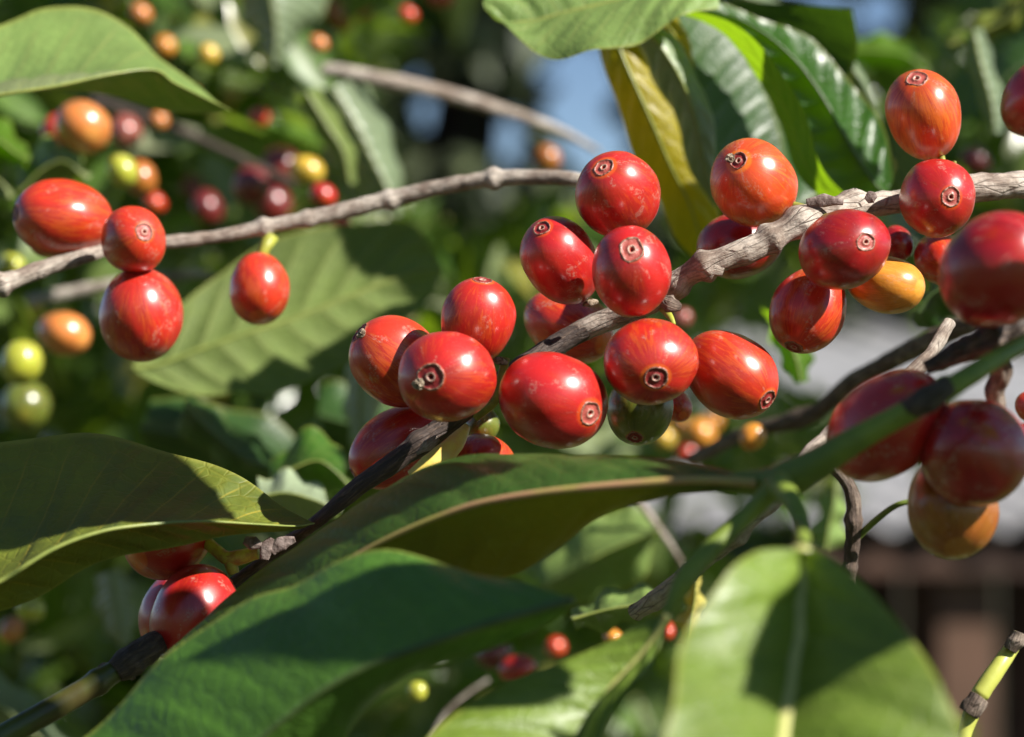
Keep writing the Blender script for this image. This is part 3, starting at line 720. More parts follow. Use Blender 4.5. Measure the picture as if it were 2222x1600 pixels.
M['leaf_twotone'] = leaf_material('leaf_curled_green', (0.045, 0.085, 0.03), (0.13, 0.20, 0.01), (0.26, 0.44, 0.005), (0.12, 0.16, 0.04), gloss=0.42, tmix=0.4, vstr=0.3)
M['leaf_fore'] = leaf_material('leaf_fresh_green', (0.065, 0.155, 0.018), (0.10, 0.16, 0.03), (0.15, 0.32, 0.01), (0.10, 0.20, 0.05), gloss=0.40, tmix=0.22, vstr=0.22, coat=0.3)
M['leaf_ribbed'] = leaf_material('leaf_ribbed_green', (0.030, 0.095, 0.012), (0.10, 0.16, 0.03), (0.30, 0.50, 0.006), (0.10, 0.17, 0.03), gloss=0.30, tmix=0.42, vstr=0.3, coat=0.4)
M['leaf_white'] = leaf_material('leaf_whitish', (0.26, 0.32, 0.20), (0.28, 0.32, 0.22), (0.3, 0.4, 0.1), (0.40, 0.42, 0.25), gloss=0.32, tmix=0.2, vstr=0.3, coat=0.5)
M['leaf_yellowpale'] = leaf_material('leaf_pale_yellow', (0.46, 0.40, 0.09), (0.46, 0.40, 0.09), (0.5, 0.42, 0.05), (0.5, 0.45, 0.12), gloss=0.45, tmix=0.35, vstr=0.3)
M['tan_dark'] = cherry_material('cherry_brown_orange', (0.40, 0.12, 0.02), (0.50, 0.20, 0.03), 0.4, dust=0.5)
M['maroon_lit'] = cherry_material('cherry_dusty_pink', (0.34, 0.09, 0.07), (0.4, 0.14, 0.09), 0.2)
M['stipule'] = plain('stipule_yellow', (0.68, 0.56, 0.10), 0.4, (0.62, 0.42, 0.10), 450, 0.4, 0.0003, coat=0.3)
M['stalk_scar'] = plain('fruit_stalk_scarred', (0.42, 0.42, 0.06), 0.5, (0.30, 0.17, 0.05), 500, 0.6, 0.0004)
# unseen leaves added outside the picture, between the sun and what lies in shade:
# position across the sunbeam (mm), length, width (mm), turn
SHADE = [
 (50, -294, 76, 42, 0), (-31, -275, 22, 12, -17), (-15, -252, 36, 17, 0), (-43, -284, 54, 33, 0),
 (33, -452, 46, 16, -12), (-4, -409, 44, 22, 40),  (-44.5, -237, 30, 16, 75),
 (7, -283, 34, 15, -8), (14, -269, 28, 12, 5), (-47, -248, 26, 14, 0), (-60, -235, 32, 9, 78), (-40, -263, 28, 14, 0),
]
# ---------------------------------------------------------------- leaves
leaf('pale sunlit leaf with its edge folded under, at the upper left corner',
     [(-150, 120), (0, 58), (90, 14), (190, 20), (280, 60), (340, 115), (400, 165), (460, 215), (500, 240)],
     [(-150, 235), (0, 207), (120, 188), (250, 160), (335, 152), (375, 178), (425, 203), (470, 225), (500, 240)],
     [(-150, 200), (0, 200), (130, 188), (200, 205), (280, 222), (350, 235), (420, 246), (470, 248), (500, 240)],
     (.425, .440, .425), (.405, .405, .425), (.418, .432, .425), 'leaf_pale', rib='rib', ribw=6, wave=0.0004, n=80, seed=2)
leaf('large shaded olive leaf with yellow tip at the left edge, below the blurred cherries',
     [(-150, 1000), (0, 955), (130, 945), (270, 955), (400, 985), (510, 1035), (600, 1088), (655, 1120), (682, 1136)],
     [(-150, 1330), (0, 1262), (110, 1195), (205, 1158), (290, 1142), (430, 1132), (560, 1138), (640, 1142), (682, 1136)],
     [(-150, 1400), (0, 1330), (70, 1295), (180, 1240), (320, 1196), (450, 1170), (560, 1158), (640, 1150), (682, 1136)],
     (.350, .356, .345), (.322, .326, .345), (.330, .334, .345), 'leaf_olive', rib='rib', ribw=6, wave=0.0005, n=110, nveins=8, seed=4)
leaf('long dark green leaf with a yellow midrib crossing the centre below the cherries',
     [(1640, 1040), (1540, 1022), (1440, 1008), (1300, 985), (1150, 980), (1000, 1000), (850, 1055), (740, 1110), (640, 1185), (520, 1285), (420, 1365), (350, 1425)],
     [(1640, 1048), (1520, 1042), (1400, 1048), (1200, 1066), (1050, 1090), (950, 1122), (850, 1165), (750, 1218), (640, 1285), (500, 1350), (400, 1400), (350, 1425)],
     [(1640, 1055), (1540, 1062), (1420, 1085), (1300, 1125), (1210, 1180), (1140, 1228), (1090, 1250), (980, 1275), (850, 1310), (680, 1360), (480, 1410), (350, 1425)],
     (.300, .326, .325), (.296, .306, .325), (.298, .318, .325), 'leaf_mid', rib='rib_pink', ribw=9, wave=0.0007, n=130, nveins=11, seed=6, flip=False)
leaf('big blurred foreground leaf, half bright and half shaded, at the bottom left',
     [(1245, 1302), (1130, 1262), (1020, 1235), (900, 1205), (830, 1200), (740, 1222), (640, 1262), (540, 1292), (440, 1372), (330, 1455), (230, 1545), (130, 1640)],
     [(1245, 1302), (1150, 1330), (1050, 1358), (900, 1410), (790, 1450), (700, 1500), (620, 1560), (560, 1610), (500, 1665), (440, 1720), (380, 1780), (300, 1840)],
     [(1245, 1302), (1200, 1350), (1110, 1390), (980, 1430), (900, 1465), (830, 1520), (770, 1570), (730, 1620), (690, 1680), (640, 1750), (560, 1820), (400, 1880)],
     (.280, .300, .300), (.280, .284, .290), (.280, .292, .300), 'leaf_fore', rib='rib_dark', ribw=9, wave=0.0008, quilt=0.0003, n=120, nveins=10, seed=8)
leaf('broad leaf with pale midrib hanging towards us at the bottom right',
     [(1742, 1195), (1690, 1188), (1640, 1198), (1575, 1240), (1530, 1310), (1485, 1400), (1455, 1500), (1440, 1600), (1440, 1720), (1480, 1840)],
     [(1742, 1195), (1742, 1240), (1738, 1300), (1730, 1400), (1712, 1500), (1697, 1600), (1680, 1700), (1665, 1780), (1655, 1840), (1645, 1900)],
     [(1742, 1195), (1790, 1200), (1850, 1245), (1915, 1310), (1975, 1380), (2030, 1465), (2075, 1560), (2100, 1650), (2080, 1780), (1980, 1860)],
     (.262, .244, .222), (.265, .251, .234), (.262, .246, .232), 'leaf_broad', rib='rib_pale', ribw=24, wave=0.0008, n=110, nveins=6, seed=10)
leaf('narrow leaf with yellow midrib at the bottom centre, left half in shade',
     [(1450, 1335), (1400, 1345), (1330, 1388), (1230, 1430), (1110, 1480), (1010, 1530), (930, 1600), (860, 1700)],
     [(1450, 1335), (1420, 1385), (1375, 1440), (1320, 1500), (1285, 1560), (1260, 1620), (1230, 1700), (1200, 1800)],
     [(1450, 1335), (1432, 1400), (1400, 1460), (1350, 1510), (1300, 1580), (1272, 1640), (1250, 1720), (1210, 1810)],
     (.287, .286, .270), (.286, .285, .274), (.287, .280, .268), 'leaf_broad', rib='rib_pale', ribw=8, wave=0.0006, n=80, nveins=8, seed=12)
leaf('large leaf seen from below behind the hanging left cherries, barred by a shadow',
     [(285, 800), (330, 735), (400, 660), (480, 590), (570, 530), (690, 495), (800, 482), (880, 482), (925, 520), (962, 585)],
     [(285, 800), (350, 790), (430, 760), (540, 722), (640, 690), (740, 650), (830, 615), (900, 592), (940, 585), (962, 585)],
     [(285, 800), (340, 832), (430, 857), (520, 850), (590, 858), (690, 820), (780, 770), (860, 715), (930, 650), (962, 585)],
     (.478, .494, .488), (.478, .484, .488), (.478, .478, .488), 'leaf_under', rib='rib', ribw=7, face='under', wave=0.0006, n=100, nveins=9, seed=14)
leaf('pale crinkled leaf coming down from the top edge above the red cherry pair',
     [(1560, -60), (1450, -70), (1330, -80), (1200, -80), (1100, -40), (1050, 0), (1052, 18)],
     [(1560, -40), (1430, -20), (1330, 4), (1230, 28), (1150, 48), (1085, 48), (1052, 18)],
     [(1560, 10), (1440, 60), (1368, 92), (1300, 118), (1215, 122), (1130, 92), (1052, 18)],
     (.422, .426, .418), (.416, .416, .418), (.408, .402, .418), 'leaf_pale', rib='rib', ribw=7, wave=0.0010, n=80, nveins=8, seed=16)
leaf('translucent yellow leaf hanging behind the topmost red cherry',
     [(1290, 60), (1305, 130), (1330, 205), (1362, 300), (1395, 375), (1430, 440), (1470, 520), (1530, 580)],
     [(1330, 50), (1350, 120), (1385, 200), (1425, 290), (1455, 360), (1490, 430), (1515, 500), (1530, 580)],
     [(1380, 60), (1415, 130), (1455, 205), (1485, 280), (1520, 350), (1550, 430), (1565, 510), (1530, 580)],
     (.436, .436, .440), (.434, .432, .440), (.436, .436, .440), 'leaf_yellow', rib='rib', ribw=5, wave=0.0008, n=80, nveins=8, seed=18)
leaf('narrow grey green folded leaf curving down left of the dark leaf, top right',
     [(1330, 20), (1372, 85), (1415, 160), (1460, 245), (1485, 320), (1505, 385), (1552, 450)],
     [(1345, 10), (1400, 62), (1450, 125), (1492, 205), (1515, 290), (1530, 370), (1552, 450)],
     [(1360, 0), (1425, 50), (1480, 110), (1525, 190), (1548, 280), (1556, 370), (1552, 450)],
     (.430, .428, .430), (.420, .418, .430), (.428, .424, .430), 'leaf_grey', rib='rib', ribw=4, wave=0.0006, n=70, nveins=8, seed=20)
leaf('golden strip of leaf edge at the top, between the pale leaf and the dark leaf',
     [(1330, -40), (1370, 20), (1400, 60), (1440, 100), (1470, 150), (1490, 200)],
     [(1370, -60), (1400, 0), (1440, 45), (1470, 90), (1490, 150), (1490, 200)],
     [(1400, -60), (1450, 10), (1475, 55), (1495, 100), (1505, 160), (1490, 200)],
     (.435, .435, .440), (.430, .430, .440), (.438, .438, .440), 'leaf_yellow', rib='rib', ribw=4, wave=0.0004, n=50, seed=21)
leaf('dark leaf behind the orange cherry at upper right, its left part olive grey',
     [(1850, 20), (1860, 110), (1840, 220), (1820, 320), (1790, 400), (1740, 440), (1690, 470)],
     [(1500, 0), (1580, 70), (1650, 170), (1690, 270), (1705, 350), (1700, 420), (1690, 470)],
     [(1420, 0), (1450, 70), (1478, 160), (1515, 250), (1545, 340), (1590, 430), (1690, 470)],
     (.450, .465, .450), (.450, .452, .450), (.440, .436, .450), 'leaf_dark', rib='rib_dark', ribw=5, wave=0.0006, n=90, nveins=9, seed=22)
leaf('deep green ribbed glossy leaf at upper right, just above the pale branch',
     [(1925, 425), (1870, 436), (1800, 425), (1752, 370), (1725, 285), (1685, 195), (1625, 108), (1555, 50), (1470, 15)],
     [(1925, 425), (1900, 400), (1862, 345), (1822, 275), (1785, 210), (1735, 140), (1670, 80), (1590, 35), (1480, 10)],
     [(1925, 425), (1938, 385), (1928, 325), (1900, 250), (1842, 165), (1762, 92), (1670, 45), (1580, 10), (1480, 5)],
     (.424, .430, .428), (.425, .430, .428), (.425, .440, .430), 'leaf_ribbed', rib='rib_dark', ribw=4, wave=0.0005, n=120, nveins=10, seed=24, quilt=0.0012)
leaf('glowing yellow green leaf seen nearly edge on, left of the ribbed glossy leaf',
     [(1850, 436), (1790, 432), (1732, 380), (1700, 290), (1655, 190), (1600, 105), (1540, 55), (1440, 15)],
     [(1850, 436), (1800, 418), (1752, 368), (1722, 280), (1682, 190), (1622, 105), (1552, 48), (1440, 10)],
     [(1850, 436), (1812, 400), (1778, 350), (1752, 265), (1712, 182), (1650, 100), (1568, 42), (1440, 5)],
     (.416, .4195, .424), (.415, .4150, .422), (.414, .4095, .420), 'leaf_bright', rib=None, wave=0.0003, n=90, nveins=10, seed=25, quilt=0.0003, bulge=0.02)
leaf('grey glossy leaf rim showing beyond the deep green ribbed leaf',
     [(1560, 0), (1650, 30), (1750, 80), (1830, 150), (1890, 240), (1920, 320)],
     [(1600, -10), (1690, 20), (1790, 80), (1850, 150), (1900, 240), (1920, 320)],
     [(1620, -20), (1710, 20), (1810, 85), (1868, 155), (1905, 240), (1920, 320)],
     (.480, .480, .480), (.470, .470, .480), (.475, .475, .480), 'leaf_grey', rib=None, wave=0.0004, n=60, seed=26)
BL = [  # blurred leaves that can be told apart: label, L, M, R, depths, material
 ('grey three cornered leaf with its point down, blurred near the top left', [(440, -60), (500, 20), (560, 90), (592, 142)], [(560, -80), (590, 0), (600, 80), (592, 142)], [(740, -60), (700, 30), (640, 90), (592, 142)], .60, 'leaf_grey'),
 ('broad dull green leaf sloping down behind the whitish branch, upper middle left', [(640, 190), (680, 280), (730, 370), (780, 440), (860, 470)], [(720, 190), (770, 270), (810, 350), (840, 410), (860, 470)], [(790, 170), (830, 240), (858, 320), (868, 400), (860, 470)], .56, 'leaf_grey'),
 ('slim beige green leaf beside the dull green leaf, upper middle left', [(645, 200), (680, 270), (720, 330), (760, 400)], [(665, 200), (705, 265), (745, 330), (760, 400)], [(690, 195), (735, 265), (765, 330), (760, 400)], .53, 'leaf_under'),
 ('mid green blurred leaf left of the yellow green cherry', [(30, 400), (60, 340), (110, 300), (180, 350)], [(40, 420), (90, 370), (140, 350), (190, 390)], [(60, 430), (110, 420), (160, 420), (190, 390)], .50, 'leaf_pale'),
 ('bright green leaf cut by the left edge under the pale corner leaf', [(-60, 220), (0, 255), (45, 300), (62, 350)], [(-70, 280), (-10, 300), (30, 330), (62, 350)], [(-60, 340), (-20, 345), (20, 352), (62, 350)], .50, 'leaf_bright'),
 ('second green leaf on the left edge, above the big orange red cherry', [(-60, 310), (0, 340), (30, 385), (20, 430)], [(-60, 360), (-20, 380), (10, 405), (20, 430)], [(-60, 410), (-20, 425), (5, 432), (20, 430)], .50, 'leaf_pale'),
 ('vivid green leaf tip in sun between the two long foreground leaves and red cherry', [(590, 1010), (640, 950), (690, 930), (740, 985), (760, 1060)], [(560, 1060), (630, 1020), (690, 1000), (735, 1030), (760, 1060)], [(560, 1090), (630, 1075), (690, 1070), (735, 1070), (760, 1060)], .44, 'leaf'),
 ('whitish glossy leaf just right of the yellow leaf tip', [(560, 1040), (610, 1022), (670, 1040), (720, 1090), (740, 1110)], [(560, 1080), (620, 1070), (680, 1085), (715, 1100), (740, 1110)], [(570, 1140), (620, 1150), (680, 1150), (720, 1130), (740, 1110)], .42, 'leaf_white'),
 ('pale upright leaf blade left of the clustered red cherries', [(760, 800), (752, 870), (760, 940), (790, 1000)], [(790, 780), (782, 850), (785, 930), (790, 1000)], [(840, 800), (830, 870), (815, 940), (790, 1000)], .50, 'leaf_grey'),
 ('soft pale leaf seen below the lowest left red cherries', [(215, 1250), (210, 1310), (235, 1370), (275, 1400)], [(240, 1240), (250, 1300), (262, 1360), (275, 1400)], [(260, 1230), (290, 1290), (295, 1350), (275, 1400)], .52, 'leaf_grey'),
 ('blurred grey green leaf in the bottom left corner', [(-80, 1440), (0, 1460), (70, 1510), (130, 1580), (190, 1660)], [(-90, 1500), (-10, 1530), (50, 1570), (110, 1620), (190, 1660)], [(-90, 1560), (-20, 1600), (40, 1640), (110, 1680), (190, 1660)], .50, 'leaf_grey'),
 ('sunlit green leaf behind the tip of the olive centre leaf', [(1165, 1245), (1220, 1180), (1290, 1120), (1370, 1100), (1430, 1150)], [(1170, 1280), (1240, 1240), (1310, 1200), (1380, 1170), (1430, 1150)], [(1180, 1310), (1260, 1310), (1340, 1290), (1400, 1240), (1430, 1150)], .50, 'leaf_pale'),
 ('bright yellow green leaf below centre, joining the narrow leaf', [(1240, 1330), (1300, 1290), (1380, 1270), (1450, 1290)], [(1240, 1345), (1310, 1325), (1390, 1310), (1450, 1290)], [(1250, 1370), (1320, 1365), (1400, 1345), (1450, 1290)], .40, 'leaf_pale'),
 ('small yellow leaf standing upright left of the broad bottom right leaf', [(1470, 1400), (1475, 1340), (1490, 1285), (1505, 1250)], [(1495, 1400), (1500, 1345), (1508, 1290), (1505, 1250)], [(1515, 1400), (1530, 1345), (1528, 1290), (1505, 1250)], .40, 'leaf_yellowpale'),
 ('pale blurred leaf standing between the petiole and the knotty twig', [(1760, 1190), (1765, 1130), (1790, 1080), (1812, 1040)], [(1790, 1200), (1800, 1140), (1810, 1090), (1812, 1040)], [(1830, 1190), (1835, 1130), (1830, 1080), (1812, 1040)], .50, 'leaf_pale'),
 ('green leaf hanging point down between the shed roof and the half lit cherry', [(1660, 660), (1680, 740), (1705, 790), (1738, 830)], [(1700, 680), (1715, 740), (1730, 790), (1738, 830)], [(1740, 700), (1760, 750), (1755, 790), (1738, 830)], .46, 'leaf_bright'),
 ('slender grey leaf hanging down at the right above the branch', [(2095, 70), (2105, 140), (2130, 220), (2160, 290)], [(2112, 65), (2128, 140), (2150, 220), (2160, 290)], [(2130, 60), (2150, 140), (2172, 220), (2160, 290)], .50, 'leaf_grey'),
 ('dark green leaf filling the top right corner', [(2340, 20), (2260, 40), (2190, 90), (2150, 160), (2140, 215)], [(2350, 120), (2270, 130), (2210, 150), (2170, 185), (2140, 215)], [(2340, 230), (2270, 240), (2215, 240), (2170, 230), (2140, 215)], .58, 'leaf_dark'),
 ('olive blurred leaf slanting across the upper right corner', [(2060, 90), (2100, 50), (2160, 20), (2240, -20)], [(2060, 100), (2110, 75), (2180, 45), (2240, -20)], [(2060, 110), (2120, 100), (2190, 70), (2240, -20)], .52, 'leaf_olive'),
 ('yellow green leaf behind the tall oval cherry on the right', [(1840, 90), (1900, 75), (1970, 90), (2010, 150)], [(1840, 110), (1900, 110), (1965, 120), (2010, 150)], [(1850, 140), (1910, 150), (1965, 155), (2010, 150)], .60, 'leaf_bright'),
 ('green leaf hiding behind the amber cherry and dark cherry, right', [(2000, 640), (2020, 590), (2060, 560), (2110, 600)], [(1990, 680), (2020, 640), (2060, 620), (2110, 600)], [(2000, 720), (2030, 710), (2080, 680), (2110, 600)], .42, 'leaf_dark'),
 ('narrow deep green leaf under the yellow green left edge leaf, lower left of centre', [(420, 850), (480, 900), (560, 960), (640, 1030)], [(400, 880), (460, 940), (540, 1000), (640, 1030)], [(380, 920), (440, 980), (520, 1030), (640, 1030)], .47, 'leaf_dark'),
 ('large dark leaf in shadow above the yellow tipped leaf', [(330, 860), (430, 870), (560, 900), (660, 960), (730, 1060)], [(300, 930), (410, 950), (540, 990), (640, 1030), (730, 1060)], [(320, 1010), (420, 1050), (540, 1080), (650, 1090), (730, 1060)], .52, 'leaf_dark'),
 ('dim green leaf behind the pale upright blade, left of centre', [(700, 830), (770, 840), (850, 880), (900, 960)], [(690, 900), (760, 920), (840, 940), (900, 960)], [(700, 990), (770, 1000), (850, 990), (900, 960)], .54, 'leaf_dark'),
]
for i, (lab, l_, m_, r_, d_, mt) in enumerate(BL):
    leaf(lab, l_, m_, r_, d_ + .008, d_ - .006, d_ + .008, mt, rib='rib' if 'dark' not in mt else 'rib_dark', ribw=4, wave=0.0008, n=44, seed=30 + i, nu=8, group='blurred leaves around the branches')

# out-of-frame leaves added to block the sun from what lies in shade
def out_of_frame(p, pad=0.012):
    if p.y < 0.02: return True
    q = p - Vector((0, 0, CZ)); hx = q.y * FW / FD / 2 + pad; hz = hx * 0.72 + pad * 0.3
    return abs(q.x) > hx or abs(q.z) > hz
e1 = SUN.cross(Vector((0, 1, 0))).normalized(); e2 = SUN.cross(e1)
def shade_leaf(label, s1, s2, L, W, rot, seed=0):
    L /= 1000; W /= 1000; base = Vector((0, 0, CZ)) + e1 * (s1 / 1000) + e2 * (s2 / 1000)
    ax = e1 * math.cos(math.radians(rot)) + e2 * math.sin(math.radians(rot)); sd = SUN.cross(ax)
    s = -0.15
    def ok(s): return all(out_of_frame(base + SUN * s + ax * a * L / 2 + sd * b_ * W / 2) for a in (-1, -.5, 0, .5, 1) for b_ in (-1, 0, 1))
    while not ok(s): s += 0.004
    nr = (SUN + rdir(random.Random(seed), 0) * 0.2).normalized()
    return free_leaf(label, base + SUN * (s + 0.004), ax, nr, L, W, 'leaf', group='leaves added overhead for shade, out of the picture', seed=seed)
for i, (lb, s) in enumerate(zip(['shading the large olive leaf', 'shading the long centre leaf', 'shading the middle of the foreground leaf', 'shading the right foreground cherries', 'shading the leaf behind the left cherries', 'shading the dark leaf at upper right', 'shading the broad bottom right leaf', 'shading the tip of the long centre leaf', 'shading the green shoot at lower left', 'shading the top of the broad right leaf', 'shading the edge of the broad leaf', 'shading the green leaf node'], SHADE)):
    shade_leaf('unseen coffee leaf added overhead out of the picture, ' + lb, *s, seed=i + 1)
r = random.Random(77); O_ = []  # overhead foliage added to throw dappled shade on the background
while len(O_) < 430:
    t0 = P(r.uniform(-900, 2900), r.uniform(-500, 2200), 0.62 + 2.6 * r.random() ** 1.3); s = 0.05
    while not out_of_frame(t0 + SUN * s, 0.08): s += 0.03
    c = t0 + SUN * (s + r.uniform(0, 0.25)); q = c - Vector((0, 0, CZ))
    if q.dot(e2) > -0.60: continue
    O_.append((c, r.uniform(.07, .13), r.uniform(.03, .05), rdir(r, -.3), (SUN + rdir(r, 0) * 0.8).normalized()))
leaf_mass('coffee_foliage', 'unseen coffee foliage added above the picture to dapple the background', O_, M['mass'])

# ---------------------------------------------------------------- cherries, main branch in focus
D = .350
cherry('red cherry at the top of the middle cluster, flower scar at its upper left', 1342, 426, .353, 90, 94, -36, -57, 'red', sr=.25, disc='scar_pink', a=106)
cherry('red cherry at the left of the middle cluster, scar on its upper left rim', 1217, 568, .3545, 94, 79, -43, -71, 'red_plain', sr=.24, a=106)
cherry('front cherry of the middle cluster with the round scar facing us', 1370, 590, .342, 100, 86, -4, -45, 'red_plain', sr=.32, disc='scar_pink', a=108, crust=False)
cherry('dusty red cherry below the middle cluster, scar facing us at its bottom', 1410, 783, .341, 94, 103, 7, 37, 'red_streaky', sr=.28, a=108)
cherry('scratched orange red oval cherry right of the dusty one', 1583, 811, .348, 112, 88, 78, 58, 'redorange', sr=.27, a=114, disc='scar_red')
cherry('front cherry of the lower cluster, crusted scar left of its centre', 972, 818, .337, 108, 97, -35, 0, 'red', sr=.29, a=112, crust=-1.0)
cherry('largest smooth red cherry, leaning right, scar on its lower right', 1198, 867, .341, 119, 103, 82, 29, 'red_plain', sr=.24, disc='scar_pink', a=121)
cherry('upright red cherry behind the lower cluster with a flat top', 1036, 697, .347, 92, 80, 12, -90, 'red_streaky', sr=.30, a=96)
cherry('orange red cherry at the upper left of the lower cluster, dry scar on its left', 862, 786, .355, 108, 92, -82, -66, 'redorange', sr=.30, a=110, crust=1.6)
cherry('creased red cherry left of the dark stem, under the lower cluster', 866, 968, .360, 116, 80, -98, 62, 'red_streaky', sr=.22, a=118)
cherry('red cherry half hidden behind the centre leaf, under the yellow stipule', 1042, 1022, .362, 76, 82, -8, 60, 'redorange', scar=False)
cherry('small olive green cherry peeping between stem and large red cherry', 1046, 925, .368, 40, 37, 10, -20, 'green', scar=False)
cherry('dark green unripe cherry hanging under the dusty red cherry', 1389, 882, .356, 80, 71, -14, 68, 'green', sr=.24, a=84)
cherry('sliver of red cherry behind the dusty and scratched cherries', 1470, 880, .372, 36, 30, 10, 22, 'redorange', scar=False)
cherry('shadowed dark cherry behind the bare stem, left of centre cluster', 1232, 706, .375, 100, 78, 78, 40, 'redorange', scar=False)
cherry('orange cherry above the pale branch with a dry flower remnant', 1637, 402, .358, 99, 92, -44, -46, 'orange', sr=.22, a=110, crust=-1.2)
cherry('dark red cherry behind the pale branch under the orange one', 1609, 530, .372, 97, 74, -80, 20, 'crimson', scar=False)
cherry('deep crimson cherry right of the branch bend, scar right of its centre', 1829, 543, .344, 101, 85, 36, -13, 'crimson', sr=.23, disc='scar_pink', a=110)
cherry('half lit red cherry hanging below the crimson one, scar at its bottom', 1754, 672, .357, 94, 80, -36, 84, 'redorange', sr=.24, a=98)
cherry('yellow orange cherry to the right of the half lit one', 1920, 617, .355, 84, 62, 70, 12, 'amber', scar=False)
cherry('round red cherry on the branch at right with a pale scar ring', 2032, 430, .354, 80, 86, 14, 5, 'red_plain', sr=.31, disc='scar_pink', a=100)
cherry('tall oval orange cherry at upper right, scar at its top', 2004, 251, .362, 100, 80, -27, -75, 'orange', sr=.30, disc='scar_pink', a=104)
cherry('dark red cherry cut off by the upper right edge', 2252, 215, .376, 90, 74, 30, -40, 'crimson', sr=.25)
cherry('orange red cherry behind the right branch cherries', 2040, 562, .370, 60, 55, 20, 30, 'redorange', scar=False)
cherry('small dark red cherry wedged above the yellow orange one', 1946, 527, .372, 40, 34, 8, 20, 'crimson', scar=False)
cherry('little red cherry sliver at the right edge beside the gnarled branch', 2235, 882, .330, 34, 32, 10, 20, 'redorange', scar=False)
# shaded foreground cherries at right
cherry('largest dark shaded cherry at the right edge, blurred in front', 2166, 583, .305, 132, 120, -60, 60, 'crimson', f=-1, scar=False)
cherry('shaded oval cherry behind the green stem at right', 1925, 922, .312, 142, 108, -85, 80, 'red_plain', f=-1, scar=False)
cherry('round dark maroon cherry to the right of the green stem', 2112, 982, .308, 122, 118, 40, 40, 'crimson', f=-1, scar=False)
cherry('amber brown cherry in shade, lowest of the right group', 2066, 1096, .318, 112, 97, 0, 90, 'tan_dark', scar=False)
cherry('dark red cherry cut by the right edge beside the maroon one', 2250, 980, .318, 70, 60, 20, 20, 'crimson', scar=False)
# left group
cherry('large orange red oval cherry at the left edge, pointing left', 138, 474, .392, 106, 84, -96, -8, 'redorange', sr=.24, a=108)
cherry('dark cherry almost hidden under the large left oval one', 126, 515, .41, 64, 46, -50, 10, 'red_plain', scar=False)
cherry('small round orange cherry where the left branch disappears', 288, 523, .382, 72, 73, 38, -16, 'redorange', sr=.26, a=86, disc='scar_pink')
cherry('deep red round cherry hanging lowest of the left group', 306, 681, .385, 96, 90, 0, 80, 'red_streaky', sr=.25, f=-1, scar=False)
cherry('single orange red cherry hanging from the whitish branch by its stalk', 562, 625, .398, 76, 65, 4, 66, 'redorange', scar=False, stalk=(588, 512, .403))
# lower left
cherry('red cherry tucked under the shaded left leaf', 366, 1166, .352, 96, 90, -60, 40, 'red', scar=False)
cherry('half shaded red cherry against the foreground leaf, lower left', 424, 1334, .345, 106, 94, -30, 90, 'red_plain', scar=False)
cherry('red cherry just showing behind the half shaded lower left one', 394, 1330, .365, 98, 88, -30, 85, 'red_plain', scar=False)
